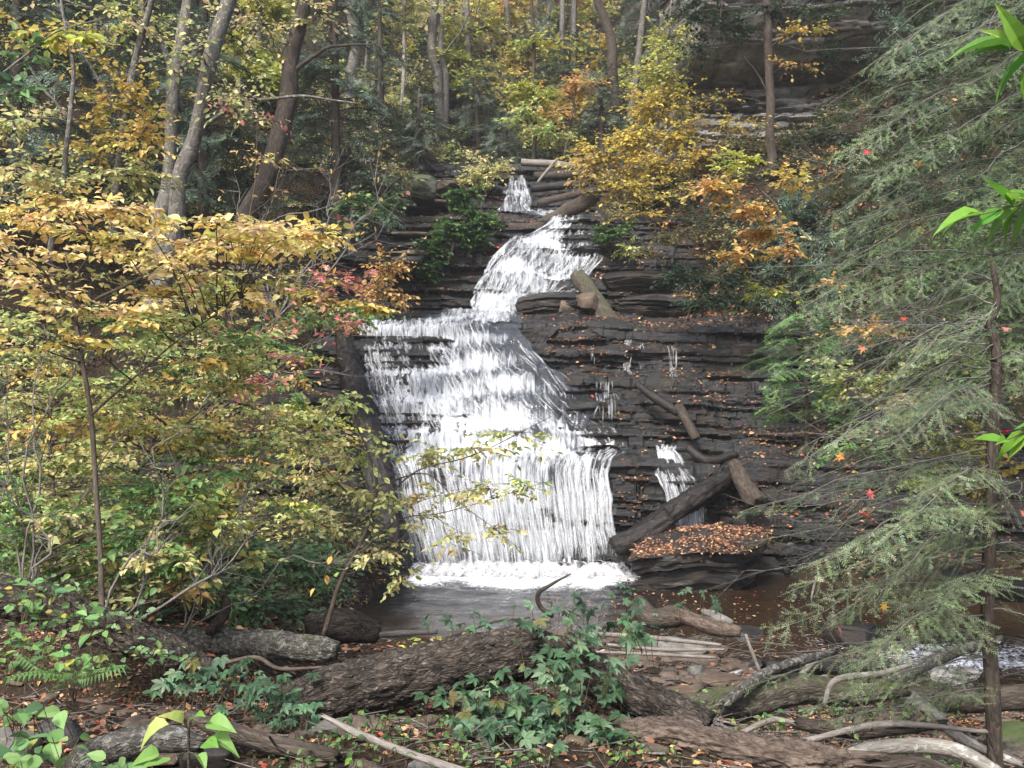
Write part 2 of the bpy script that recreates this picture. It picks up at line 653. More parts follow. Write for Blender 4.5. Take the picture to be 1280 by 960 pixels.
def m_strand():
    """one streak of broken water: dense in the middle, thinning to its rims; 'tc' = (-1..1 across, 0..1 along, random)"""
    k = NT('white_water_strand')
    a = k.n('Attribute', _attribute_name='col')
    t = k.n('Attribute', _attribute_name='tc')
    sp = k.n('SeparateXYZ')
    k.s(sp, 0, t.outputs['Vector'])
    p = k.pbr(a.outputs['Color'], .4, None, .4)
    tl = k.n('BsdfTranslucent')
    k.s(tl, 0, a.outputs['Color'])
    mx = k.n('MixShader')
    k.s(mx, 0, .3)
    k.s(mx, 1, p)
    k.s(mx, 2, tl)
    ac = k.math('SUBTRACT', 1.0, k.math('ABSOLUTE', sp.outputs[0]))
    al = k.math('MULTIPLY', k.math('MULTIPLY', sp.outputs[1], k.math('SUBTRACT', 1.0, sp.outputs[1])), 5.0, True)
    cv = k.n('CombineXYZ')
    k.s(cv, 0, k.math('MULTIPLY', sp.outputs[0], 1.2))
    k.s(cv, 1, k.math('MULTIPLY', sp.outputs[1], 5.0))
    k.s(cv, 2, k.math('MULTIPLY', sp.outputs[2], 90.0))
    nz = k.noise(cv.outputs[0], 1.3, 3, .7)
    f = k.math('MULTIPLY', k.math('MULTIPLY', k.math('MULTIPLY', ac, al), k.ramp(nz, .2, .7), True), .6)
    tp = k.n('BsdfTransparent')
    m2 = k.n('MixShader')
    k.s(m2, 0, f)
    k.s(m2, 1, tp)
    k.s(m2, 2, mx)
    return k.done(m2)


def m_pool():
    k = NT('stream_water')
    v1 = k.coord('tc')
    a = k.n('Attribute', _attribute_name='col')
    sp = k.n('SeparateColor')
    k.s(sp, 0, a.outputs['Color'])
    foam = sp.outputs[0]
    brown = sp.outputs[1]
    vs = k.coord('tc', (1, 2.2, 1))
    n1 = k.noise(vs, 3.2, 4, .6, .8)
    n2 = k.noise(vs, 11, 4, .65, .5)
    n3 = k.noise(v1, 20, 5, .7, .6)
    h = k.math('ADD', n1, k.math('MULTIPLY', n2, .5))
    c = k.mix(brown, (.009, .011, .013), (.026, .015, .007))
    base = k.pbr(c, .06, k.bump(h, .4, .05), .5)
    white = k.pbr((.86, .88, .9), .5, k.bump(n3, .5, .04), .3)
    f = k.math('ADD', foam, k.math('MULTIPLY', k.math('SUBTRACT', k.math('ADD', k.math('MULTIPLY', n2, .5), k.math('MULTIPLY', n3, .5)), .5), 1.5))
    mx = k.n('MixShader')
    k.s(mx, 0, k.ramp(f, .45, .68))
    k.s(mx, 1, base)
    k.s(mx, 2, white)
    return k.done(mx)


M = dict(
    leaf=m_leaf('autumn_leaf', .44, .5), needle=m_leaf('hemlock_needle', .22, .42, .5), litter=m_leaf('dry_leaf', .1, .65, .3), glossy=m_leaf('evergreen_leaf', .3, .32, .5),
    ground=m_ground(),
    slate=m_rock('wet_slate', (.004, .0042, .0048), (.024, .0242, .026), (.026, .016, .01), .95, 2.6, .34, 5, 1.0, .8),
    cliff=m_rock('grey_cliff_stone', (.075, .07, .066), (.31, .3, .285), (.12, .095, .07), .15, 1.6, .3, 4, .9, 1.0),
    stone=m_rock('grey_stone', (.07, .066, .06), (.21, .2, .18), (.1, .085, .06), .2, 5, .25, 1.5, .6),
    brownstone=m_rock('brown_stone', (.05, .037, .028), (.17, .125, .09), (.08, .05, .03), .3, 5, .2, 1.5, .6),
    wetstone=m_rock('dark_wet_stone', (.007, .0066, .0062), (.03, .026, .022), (.03, .02, .013), .75, 3, .22, 2.5, .6),
    mossstone=m_rock('mossy_stone', (.05, .046, .04), (.17, .16, .14), (.05, .06, .02), .2, 4, .6, 2, .6),
    bark_grey=m_bark('grey_bark', (.07, .062, .054), (.23, .21, .185), (.32, .32, .28), .42, 0, 16, .5),
    bark_brown=m_bark('brown_bark', (.035, .027, .021), (.135, .108, .085), (.2, .19, .16), .3, .12, 15, .8),
    bark_log=m_bark('rough_log_bark', (.014, .0105, .008), (.125, .1, .08), (.34, .31, .26), .36, .28, 24, 1.0, .85, .8),
    bark_log2=m_bark('lichen_log_bark', (.03, .027, .023), (.15, .14, .12), (.27, .27, .24), .45, .35, 22, .9),
    bark_wet=m_bark('wet_black_wood', (.007, .0055, .005), (.04, .032, .027), None, 0, .15, 9, 1.0, .45, .3),
    bark_pale=m_bark('pale_birch_bark', (.17, .155, .13), (.42, .4, .36), (.55, .54, .5), .4, 0, 12, .4),
    bark_twig=m_bark('twig_bark', (.06, .046, .036), (.16, .13, .1), None, 0, 0, 30, .2),
    bark_twig_grey=m_bark('grey_twig_bark', (.11, .1, .09), (.27, .25, .225), None, 0, 0, 30, .2),
    wood_pale=m_bark('bleached_wood', (.16, .14, .12), (.4, .37, .33), None, 0, 0, 20, .5, .8, .3),
    wood_rot=m_bark('rotten_split_wood', (.035, .024, .018), (.34, .265, .21), None, 0, .08, 22, 1.0, .85, .25),
    bark_moss=m_bark('mossy_bark', (.045, .038, .028), (.17, .15, .115), (.24, .23, .18), .36, .5, 16, .8),
    fall=m_white_water('falling_water', .40), slide=m_white_water('sliding_water', .36),
    strand=m_strand(), pool=m_pool(),
)


# ------------------------------------------------------------------ terrain
PR = np.array([(19.85, -.45), (20.02, 0.0), (20.12, 1.2), (20.28, 2.15), (20.5, 2.3), (21.05, 2.42), (21.2, 2.8), (21.7, 2.93), (21.9, 3.5), (22.35, 3.66), (22.5, 4.1), (22.95, 4.24), (23.05, 4.72),
               (23.5, 4.88), (23.62, 5.28), (24.0, 5.5), (25.9, 6.0), (26.1, 6.9), (26.6, 7.08), (26.75, 7.9), (27.3, 8.08), (27.5, 8.75), (28.6, 9.08), (29.2, 9.2), (30.8, 9.7), (31.0, 10.3),
               (31.9, 10.48), (32.0, 11.0), (33.4, 11.3), (33.6, 12.0), (36, 12.7), (38, 13.8)])


def off(x):
    return np.where(x < -3, .4 * (x + 3), 0) * 1.0 + np.where(x > 4.2, -.3 * (x - 4.2), 0)


def offc(x):
    return np.maximum(off(np.asarray(x, float)), -3.6)


def prof_z(y):
    z = np.interp(y, PR[:, 0], PR[:, 1])
    return np.where(y > 36, 12.7 + np.minimum(y - 36, 41) * .84 + np.maximum(y - 77, 0) * .05, z)


def H(x, y):
    x, y = np.asarray(x, float), np.asarray(y, float)
    yy = y - offc(x)
    p = np.stack([x, y, np.zeros_like(x)], -1)
    nz = fbm(p * .35, 3, 3) * .9
    nzs = fbm(p * 1.6, 3, 8)
    # near side: bank, then the stream bed
    nb = np.interp(y, [-30, 0, 4.6, 5.6, 8, 12.6, 13.4, 14.4, 40], [1.0, .95, 1.15, 1.05, .32, .12, -.14, -.35, -.35])
    ch = sstep(2.2, 3.4, x) * sstep(8.0, 10.2, y) * (1 - sstep(13.8, 14.6, y + .18 * (x - 3)))
    nb = nb * (1 - ch) + (-.2) * ch
    lb = sstep(-1.9, -3.3, x) * sstep(7, 9, y) * (.62 + .05 * (y - 9)) + np.maximum(0, -5.5 - x) * .28 * sstep(6, 10, y)
    nb = np.maximum(nb, nb * (1 - sstep(-1.9, -3.3, x)) + lb * 1.0) + np.maximum(0, -2.0 - x) * .05
    rb = sstep(4.4, 7.0, x) * np.maximum(0, y + .1 * (x - 5) - 15.8) * .28 + np.clip(x - 9, 0, 60) * .25
    nb = nb + rb
    nb = nb - .32 * sstep(.7, 2.0, x) * sstep(9, 6, y)
    nb = nb + nzs * .07 + nz * .05
    far = prof_z(yy - .5) - .5
    xl = np.interp(y, [20, 24, 27, 30, 34, 40, 60], [-2.8, -4.0, -3.2, -3.0, -1.6, -3, -8])
    xr = np.interp(y, [20, 24, 27, 30, 34, 40, 60], [5.4, 4.4, 2.6, 2.4, 2.6, 4, 10])
    side = .5 * np.maximum(0, xl - x) * sstep(19, 25, yy) + .42 * np.maximum(0, x - xr) * sstep(22.5, 26.5, yy)
    rise = np.maximum(side + sstep(0, .6, side) * .35, 0)
    far = far + rise + (nz * sstep(0, 1.5, rise) + nz * sstep(36, 42, y)) * 1.0
    far = far + np.clip(np.abs(x) - 16, 0, 40) * .25
    near_s = nb + np.clip(np.abs(x) - 14, 0, 60) * .35
    return np.where(yy < 19.87, np.minimum(near_s, 3 + 0 * near_s) if False else near_s, np.maximum(far, near_s * sstep(20.5, 19.87, yy)))


def hit(px, py, lo=2.4, hi=60.0, dz=0.0):
    """where the sight line of (px, py) meets the ground"""
    d = np.arange(lo, hi, .02)
    x = (px - CX) / FPX * d
    z = EYE[2] + (HY - py) / FPX * d
    g = H(x, d) + dz
    k = np.nonzero(z <= g)[0]
    i = k[0] if len(k) else -1
    return np.array([x[i], d[i], g[i]])


def axis(segs):
    out = [segs[0][0]]
    for a, b, s in segs:
        n = max(1, int(round((b - a) / s)))
        out += list(np.linspace(a, b, n + 1)[1:])
    return np.array(out)


def grid_faces(nr, nc):
    idx = np.arange(nr * nc).reshape(nr, nc)
    return np.stack([idx[:-1, :-1], idx[:-1, 1:], idx[1:, 1:], idx[1:, :-1]], -1).reshape(-1, 4)


gx = axis([(-150, -40, 8), (-40, -14, 1.2), (-14, -7, .3), (-7, 7, .075), (7, 14, .3), (14, 40, 1.2), (40, 150, 8)])
gy = axis([(-40, 0, 4), (0, 2, .3), (2, 14, .07), (14, 19, .2), (19, 34, .22), (34, 70, .6), (70, 170, 6)])
X, Y = np.meshgrid(gx, gy)
Z = H(X, Y)
near = sstep(16, 12, Y) * sstep(12, 8, np.abs(X))
pp = np.stack([X, Y, Z], -1)
Z = Z + near * (.035 * fbm(pp * 5, 3, 21) + .016 * np.abs(fbm(pp * 16, 2, 22)))
mb = MB()
V = np.stack([X, Y, Z], -1).reshape(-1, 3)
mb.add(V, grid_faces(len(gy), len(gx)))
ground = struct('ground', mb, M['ground'])


# ------------------------------------------------------------------ layered rock
def prof_pts(step):
    q = PR[PR[:, 1] < 12.65]
    d = np.linalg.norm(np.diff(q, axis=0), axis=1)
    L = np.concatenate([[0], np.cumsum(d)])
    t = np.arange(0, L[-1], step)
    return np.stack([np.interp(t, L, q[:, 0]), np.interp(t, L, q[:, 1])], 1), t


def strata(x, z, seed, amp):
    """outward push of rock beds: each bed has its own depth, broken along its length"""
    lay = [0.0]
    r = np.random.default_rng(seed)
    while lay[-1] < 24:
        lay.append(lay[-1] + r.choice([.05, .08, .12, .2, .3], p=[.2, .3, .25, .15, .1]) * (.8 + .4 * r.random()))
    lay = np.array(lay)
    zz = z + .5 + .035 * x + .13 * vnoise(np.stack([x * .3, z * 0, x * 0], -1), seed) + .03 * vnoise(np.stack([x * 1.5, z * 0, x * 0], -1), seed + 1)
    k = np.searchsorted(lay, zz.ravel()).reshape(zz.shape)
    f = (zz - lay[np.clip(k - 1, 0, len(lay) - 1)]) / (lay[np.clip(k, 0, len(lay) - 1)] - lay[np.clip(k - 1, 0, len(lay) - 1)] + 1e-6)
    base = r.standard_normal(len(lay) + 2)[k]
    blk = np.floor(x * (.7 + .5 * r.random(len(lay) + 2)[k]) + 7 * r.random(len(lay) + 2)[k] + .25 * vnoise(np.stack([x * 3, z * 3, x * 0], -1), seed + 4))
    jb = _hash(blk, k, k * 0, seed + 3) - .5
    lo = vnoise(np.stack([x * .55, k * 3.7, x * 0], -1), seed + 2)
    edge = -.25 * np.maximum(0, np.abs(f - .5) * 2 - .7) / .3
    chunk = sstep(.12, .3, vnoise(np.stack([x * .8, z * 1.6, x * 0], -1), seed + 8)) * .9
    blk2 = _hash(np.floor(x * 2.3 + 5 * r.random(len(lay) + 2)[k]), k, k * 0, seed + 13) - .5
    bx = x * (.7 + .5 * r.random(len(lay) + 2)[k]) 
    tone = _hash(blk, k, k * 0, seed + 31) * .7 + _hash(np.floor(x * 2.3), k, k * 0, seed + 33) * .3
    fx = x * (.9 + 1.5 * r.random(len(lay) + 2)[k]) + 9 * r.random(len(lay) + 2)[k]
    jn = np.abs(fx - np.round(fx + .2 * vnoise(np.stack([k * 1.7, np.round(fx) * 3.1, x * 0], -1), seed + 14)))
    joint = -.4 * sstep(.09, .0, jn) * (_hash(np.round(fx), k, k * 0, seed + 15) > .62)
    strata.tone = tone
    return amp * (joint + base * .4 + jb * 1.2 + lo * .8 + edge - chunk + blk2 * .45)


def warp(x, z):
    return .95 * fbm(np.stack([x * .42, z * .22, x * 0], -1), 3, 404) + .04 * x


def rock_sheet(name, prof, xs, seed, amp, offs, mat, extra=None, step=0):
    Yc, Zc = prof[:, 0], prof[:, 1]
    dY, dZ = np.gradient(Yc), np.gradient(Zc)
    l = np.hypot(dY, dZ) + 1e-9
    nY, nZ = -dZ / l, dY / l
    for _ in range(6):
        nY = np.convolve(np.pad(nY, 1, 'edge'), [.25, .5, .25], 'valid')
        nZ = np.convolve(np.pad(nZ, 1, 'edge'), [.25, .5, .25], 'valid')
    X, T0 = np.meshgrid(xs, np.arange(len(Yc)))
    T = np.clip(T0 + (warp(X, Zc[T0]) / step).round(), 0, len(Yc) - 1).astype(int) if step else T0
    ff = np.clip(np.minimum(T0, len(Yc) - 1 - T0) / 26.0, 0, 1)
    T = np.round(T0 + (T - T0) * ff).astype(int)
    Yg, Zg = Yc[T], Zc[T]
    s = strata(X, Zg, seed, amp)
    lowf = fbm(np.stack([X * .5, Zg * .5, X * 0], -1), 3, seed + 20) * amp * 1.6
    fine = fbm(np.stack([X * 6, Yg * 6, Zg * 14], -1), 3, seed + 30) * .025
    d = s + lowf + fine
    d = d * np.clip(np.minimum(T, len(Yc) - 1 - T) / 6.0, 0, 1)
    steep = np.clip(-nY[T], 0, 1)
    Yo = Yg + nY[T] * d * (.35 + .65 * steep) + offs(X)
    Zo = Zg + nZ[T] * d * .35
    if extra is not None:
        Yo, Zo = extra(X, Yo, Zo)
    mb = MB()
    V = np.stack([X, Yo, Zo], -1).reshape(-1, 3)
    F = grid_faces(len(Yc), len(xs))
    mb.add(V, F, np.repeat(strata.tone.reshape(-1, 1), 3, 1))
    o = struct(name, mb, mat, False)
    return o, V, F, (X, Yo, Zo)


pf, pt = prof_pts(.03)
xs_r = axis([(-13, -8, .12), (-8, -4, .06), (-4, 6, .035), (6, 10, .08)])
ledge, LV, LF, LG = rock_sheet('rock_ledges', pf, xs_r, 11, .13, offc, M['slate'], step=.03)

# grey cliff above the right bank
CP = np.array([(30.6, 8.6), (29.0, 9.4), (28.9, 10.6), (29.3, 11.0), (29.4, 11.9), (29.75, 12.1), (29.9, 12.8), (30.5, 13.0), (30.5, 13.4), (29.4, 13.6), (28.6, 13.95), (28.0, 14.5), (27.6, 15), (26.9, 15.7), (26.5, 16.6), (26.5, 18), (27.5, 19.5), (30, 21), (33, 22.5)])
dl = np.concatenate([[0], np.cumsum(np.linalg.norm(np.diff(CP, axis=0), axis=1))])
tt = np.arange(0, dl[-1], .045)
cpf = np.stack([np.interp(tt, dl, CP[:, 0]), np.interp(tt, dl, CP[:, 1])], 1)
cliff, CV, CF, CG = rock_sheet('cliff', cpf, axis([(4.5, 5.4, .05), (5.4, 12, .05), (12, 20, .2)]), 29, .2,
                               lambda x: np.where(x < 5.3, (5.3 - x) * 4.5, 0) - .12 * np.maximum(0, x - 6), M['cliff'])


def rock(name, label, cat, c, size, seed, mat, rot=0.0, tilt=(0, 0), cuts=9, rough=.05, group=None, sub=4, sink=.25, box=.6, beds=0.0):
    """an angular stone: a ball cut by flat planes and worn by noise"""
    bm = bmesh.new()
    bmesh.ops.create_icosphere(bm, subdivisions=sub, radius=1.0)
    V = np.array([v.co[:] for v in bm.verts])
    F = np.array([[v.index for v in f.verts] for f in bm.faces])
    bm.free()
    V = np.sign(V) * np.abs(V) ** box
    r = np.random.default_rng(seed)
    for _ in range(cuts):
        n = r.standard_normal(3)
        n[2] *= .6
        n /= np.linalg.norm(n)
        d = .52 + .42 * r.random()
        e = V @ n - d
        V = V - np.maximum(e, 0)[:, None] * n * .97
    V = V * (1 + rough * 1.6 * fbm(V * 2 + seed, 3, seed)[:, None] + rough * 1.0 * fbm(V * 7 + seed, 3, seed + 1)[:, None])
    if beds:
        bz = V[:, 2:3] * 5 + .5 * fbm(V * 1.2 + seed, 2, seed + 5)[:, None]
        V = V * (1 + np.array([[1, 1, .15]]) * beds * (vnoise(np.hstack([np.floor(bz) * 3.7, bz * 0 + seed, bz * 0]), seed + 6)[:, None] + .5 * fbm(V * 3, 3, seed + 8)[:, None]))
    size = np.asarray(size, float)
    ext = (V.max(0) - V.min(0)) / 2
    V = (V - (V.max(0) + V.min(0)) / 2) / ext * size / 2
    cx, sx = math.cos(tilt[0]), math.sin(tilt[0])
    V = V @ np.array([[1, 0, 0], [0, cx, sx], [0, -sx, cx]])
    cy, sy = math.cos(tilt[1]), math.sin(tilt[1])
    V = V @ np.array([[cy, 0, -sy], [0, 1, 0], [sy, 0, cy]])
    cz, sz = math.cos(rot), math.sin(rot)
    V = V @ np.array([[cz, sz, 0], [-sz, cz, 0], [0, 0, 1]])
    V[:, 2] += size[2] * (.5 - sink)
    V = V + np.asarray(c)
    mb = MB()
    mb.add(V, F)
    o = link(name, mb, mat, None, True)
    return tag(o, label, cat, group), V, F


def bedded_slab(name, label, cat, corners, thick, seed, mat, under=.12):
    """a flat bedded block: an outline of top corners (column, row, metres away), ragged beds down its sides"""
    c = np.array([P(*q) for q in corners])
    n = 160
    cl = np.vstack([c, c[:1]])
    d = np.concatenate([[0], np.cumsum(np.linalg.norm(np.diff(cl, axis=0), axis=1))])
    t = np.linspace(0, d[-1], n, endpoint=False)
    ring = np.stack([np.interp(t, d, cl[:, k]) for k in range(3)], 1)
    for _ in range(3):
        ring = .25 * np.roll(ring, 1, 0) + .5 * ring + .25 * np.roll(ring, -1, 0)
    cen = ring.mean(0)
    r = np.random.default_rng(seed)
    rows = []
    for k in range(10):                                        # top, from the heart outwards
        q = cen + (ring - cen) * (k + 1) / 10
        q = q + np.array([0, 0, 1]) * (.06 * fbm(q * np.array([1.6, 1.6, 0]), 3, seed)[:, None] + .02 * np.floor(3 * vnoise(q * 1.3, seed + 1))[:, None] - .05 * ((k + 1) / 10) ** 8)
        rows.append(q)
    top = rows[-1]
    out = nrm((ring - cen) * np.array([1, 1, 0]))
    m, ofs, left = 26, 0.0, 0
    for k in range(1, m + 1):
        f = k / m
        if left <= 0:
            ofs, left, sd = r.normal() * .05, r.integers(2, 6), int(r.integers(999))
        left -= 1
        q = top + out * (ofs + .09 * vnoise(top * np.array([2.2, 2.2, 0]) + sd, sd)[:, None] - under * f ** 1.5 + .03 * fbm(np.hstack([top[:, :2] * 5, np.full((n, 1), f * 9)]), 3, seed + 4)[:, None])
        q[:, 2] = top[:, 2] - thick * f + .02 * fbm(top * 3, 2, seed + 5)
        rows.append(q)
    G = np.array(rows)
    idx = np.arange(G.shape[0] * n).reshape(-1, n)
    nx = np.roll(idx, -1, 1)
    F = np.stack([idx[:-1], idx[1:], nx[1:], nx[:-1]], -1).reshape(-1, 4)
    V = np.vstack([G.reshape(-1, 3), [cen + np.array([0, 0, .02])], [G[-1].mean(0)]])
    k0 = len(V) - 2
    T = np.concatenate([np.stack([np.full(n, k0), idx[0], nx[0]], 1), np.stack([np.full(n, k0 + 1), nx[-1], idx[-1]], 1)])
    mb = MB()
    mb.add(V, [F, T])
    o = link(name, mb, mat, None, False)
    tri = np.concatenate([F[:, [0, 1, 2]], F[:, [0, 2, 3]]])
    return tag(o, label, cat), V, tri


# ------------------------------------------------------------------ water
def py_of(Yv, Zv):
    return HY - (Zv - EYE[2]) / Yv * FPX


def curtain(t0, t1, left, right, nu, lift, seed, froth_b=.5, wig=.06, mat='fall', name='waterfall', smooth=14, thin_r=0.0):
    """sheet of water over the ledges; left/right: picture edges as (row, column) tables"""
    sel = np.nonzero((pf[:, 1] >= t0) & (pf[:, 1] <= t1))[0]
    Yc, Zc = pf[sel, 0].copy(), pf[sel, 1].copy()
    for _ in range(smooth):                                   # water leaps over the lips and fills the steps
        Yc[1:-1] = .25 * Yc[:-2] + .5 * Yc[1:-1] + .25 * Yc[2:]
        Zc[1:-1] = .25 * Zc[:-2] + .5 * Zc[1:-1] + .25 * Zc[2:]
    dY, dZ = np.gradient(Yc), np.gradient(Zc)
    l = np.hypot(dY, dZ) + 1e-9
    nY, nZ = -dZ / l, dY / l
    py = py_of(pf[sel, 0], pf[sel, 1])
    left, right = np.array(left, float), np.array(right, float)
    lx = (np.interp(py, left[:, 0], left[:, 1]) - CX) / FPX * Yc
    rx = (np.interp(py, right[:, 0], right[:, 1]) - CX) / FPX * Yc
    ks = np.ones(9) / 9
    lx = np.convolve(np.pad(lx, 4, 'edge'), ks, 'valid')
    rx = np.convolve(np.pad(rx, 4, 'edge'), ks, 'valid')
    u = np.linspace(0, 1, nu)
    n = len(sel)
    L = np.concatenate([[0], np.cumsum(np.hypot(np.diff(Yc), np.diff(Zc)))])
    U, T = np.meshgrid(u, np.arange(n))
    edge = np.minimum(U, 1 - U)
    wob = .22 * fbm(np.stack([U * 0 + (U > .5) * 9, L[T] * 2.2, U * 0], -1), 3, seed + 7) * np.exp(-edge * 14) * np.sign(U - .5)
    Xg = lx[T] + (rx - lx)[T] * U + wob
    steep = np.clip(-nY, 0, 1)
    stag = fbm(np.stack([Xg * .9, L[T] * .3, Xg * 0], -1), 3, seed)
    Ts = np.clip(T + stag * 4 + warp(Xg, Zc[T]) / .03 * np.clip(np.minimum(T, n - 1 - T) / 26.0, 0, 1), 0, n - 1).astype(int)           # lips are ragged, not ruled
    d = lift + .09 * fbm(np.stack([Xg * 7, L[T] * 1.3, Xg * 0], -1), 3, seed + 2) + wig * fbm(np.stack([Xg * 20, L[T] * 2.4, Xg * 0], -1), 2, seed + 3) + .05 * stag
    thin = np.clip(edge * 12, .25, 1)
    Yg = Yc[Ts] * .6 + Yc[T] * .4 + nY[T] * d * thin
    Zg = Zc[T] + nZ[T] * d * thin
    froth = froth_b + .45 * (1 - steep[Ts]) + .25 * fbm(np.stack([Xg * .8, L[T] * .6, Xg * 0], -1), 3, seed + 5)
    froth = froth - 1.3 * np.exp(-edge * 20) 
    froth = froth - thin_r * sstep(.45, .95, U + .25 * stag) * sstep(.0, .5, Zc[T] - 2.55)
    mb = MB()
    tc = np.stack([Xg, L[T], froth], -1).reshape(-1, 3)
    mb.add(np.stack([Xg, Yg, Zg], -1).reshape(-1, 3), grid_faces(n, nu), None, tc)
    return mb, dict(X=Xg, Y=Yg, Z=Zg, L=L, nY=nY, nZ=nZ, n=n, nu=nu, steep=steep)


def strands(mb, S, num, seed, lmin=.15, lmax=.8, w=(.006, .03), out=.12, wts=None, slant=0.0, thin=None):
    """thin white ribbons of broken water riding on a curtain"""
    r = np.random.default_rng(seed)
    n, nu, L = S['n'], S['nu'], S['L']
    K = 7
    top = r.random(num)
    if wts is not None:
        top = wts(r, num)
    i0 = (top * (n - 1)).astype(int)                            # lower end index
    ln = lmin + (lmax - lmin) * r.random(num) ** 2
    s = np.linspace(0, 1, K)
    Ls = L[i0][:, None] + ln[:, None] * (1 - s)[None] - 0
    Ls = np.clip(Ls, 0, L[-1])
    ti = np.interp(Ls.ravel(), L, np.arange(n)).reshape(Ls.shape)
    clump = r.random(num)
    if thin is not None:
        zz0 = S['Z'][i0, 0]
        bad = (clump > .5) & (zz0 > 2.6) & (r.random(num) < thin * (clump - .35) / .6)
        clump = np.where(bad, r.random(num) * .5, clump)
    uu = np.clip(clump, .012, .988)[:, None] + (s[None] - .5) * slant * ln[:, None] * .1 + .004 * np.cumsum(r.standard_normal((num, K)), 1) / 2
    uu = np.clip(uu, .002, .998)
    a = ti.astype(int)
    b = (uu * (nu - 1)).astype(int)
    fu = uu * (nu - 1) - b
    b2 = np.minimum(b + 1, nu - 1)

    def g(A):
        return A[a, b] * (1 - fu) + A[a, b2] * fu
    lift = (r.random(num)[:, None] * out) * np.sin(np.clip(s[None], 0.05, .95) * math.pi) ** .6 + .015
    px, py, pz = g(S['X']), g(S['Y']) + S['nY'][a] * lift, g(S['Z']) + S['nZ'][a] * lift
    wd = 3.6 * (w[0] + (w[1] - w[0]) * r.random(num) ** 2.2)[:, None] * (.25 + np.sin(np.clip(s * .9 + .08, 0, 1) * math.pi))[None]
    A = np.stack([px - wd / 2, py, pz], -1)
    B = np.stack([px + wd / 2, py + .3 * wd * (r.random((num, 1)) - .5), pz], -1)
    Mi = (A + B) / 2 - np.array([0, 1, 0]) * wd[..., None] * .3
    V = np.stack([A, Mi, B], 2).reshape(-1, 3)
    base = np.arange(num)[:, None, None] * (3 * K)
    k = np.arange(K - 1)[None, :, None] * 3
    F = np.concatenate([(base + k + np.array(q)[None, None]).reshape(-1, 4) for q in ([0, 1, 4, 3], [1, 2, 5, 4])])
    tcs = np.stack([np.broadcast_to(np.array([-1., 0, 1])[None, None], (num, K, 3)), np.broadcast_to(s[None, :, None], (num, K, 3)), np.broadcast_to(r.random(num)[:, None, None], (num, K, 3))], -1).reshape(-1, 3)
    c = (.6 + .34 * r.random(num) ** .7)[:, None] * np.array([[.94, .97, 1.0]])
    mb.add(V, F, np.repeat(c[:, None], 3 * K, 1).reshape(-1, 3), tcs)


# main fall
wm, S1 = curtain(.02, 5.52, [(395, 452), (430, 446), (500, 464), (560, 480), (620, 498), (715, 524)],
                 [(395, 640), (412, 645), (440, 672), (470, 705), (500, 728), (530, 772), (548, 800), (560, 804), (572, 775), (590, 764), (715, 772)], 300, .0, 5, .5, thin_r=.36)
falls = struct('waterfall', wm, M['fall'])
sm = MB()
strands(sm, S1, 2700, 1, .15, .95, (.005, .026), .09, thin=.85)
strands(sm, S1, 1050, 2, .5, 1.7, (.005, .024), .2, lambda r, n: r.random(n) * .16)
link('white_strands', sm, M['strand'], falls)
# upper fall
wm, S2 = curtain(5.9, 9.12, [(262, 700), (275, 690), (290, 668), (303, 640), (330, 612), (350, 598), (395, 592)],
                 [(262, 744), (285, 752), (300, 760), (330, 752), (350, 735), (365, 722), (395, 640)], 170, .015, 15, .5)
fl = struct('upper_waterfall', wm, M['fall'])
sm = MB()
strands(sm, S2, 1700, 3, .15, .8, (.006, .03), .12)
link('white_strands', sm, M['strand'], fl)
# sliding water between the two falls
wm, S3 = curtain(5.44, 6.05, [(385, 575), (400, 520), (412, 450)], [(385, 650), (400, 655), (412, 645)], 110, .05, 25, .2, .03, 'slide', smooth=4)
struct('shelf_water', wm, M['slide'])
# top cascades
wm, S4 = curtain(9.05, 9.75, [(250, 620), (268, 645), (274, 690)], [(250, 668), (262, 735), (274, 742)], 80, .05, 33, .3, .04, 'slide', smooth=6)
struct('top_rapids', wm, M['slide'])
wm, S5 = curtain(9.72, 11.05, [(222, 636), (245, 630), (268, 624)], [(222, 656), (245, 662), (268, 668)], 60, .05, 35, .38, .04, smooth=6)
fl = struct('top_cascade', wm, M['fall'])
sm = MB()
strands(sm, S5, 130, 4, .15, .6, (.01, .04), .08)
link('white_strands', sm, M['strand'], fl)
# side chute at the right of the main fall
wm, S6 = curtain(.55, 2.5, [(555, 812), (575, 822), (640, 832)], [(555, 850), (570, 845), (600, 868), (640, 880)], 60, .06, 45, .38, .05, smooth=10)
fl = struct('side_chute', wm, M['fall'])
sm = MB()
strands(sm, S6, 240, 6, .2, 1.1, (.005, .02), .08)
link('white_strands', sm, M['strand'], fl)
# trickles down the right-hand ledges
sm = MB()
for k, (a, b, c0, c1, c2, c3, num) in enumerate(((4.05, 5.0, 779, 789, 776, 792, 46), (3.6, 4.75, 836, 846, 838, 850, 40), (3.0, 3.95, 745, 765, 742, 772, 60), (4.3, 5.0, 738, 742, 737, 742, 10), (4.2, 4.9, 795, 803, 796, 806, 14))):
    tm, S = curtain(a, b, [(380, c0), (600, c2)], [(380, c1), (600, c3)], 12, .07, 60 + k, 0, .02, smooth=4)
    strands(sm, S, num, 70 + k, .2, .9, (.004, .011), .04)
struct('trickles', sm, M['strand'])

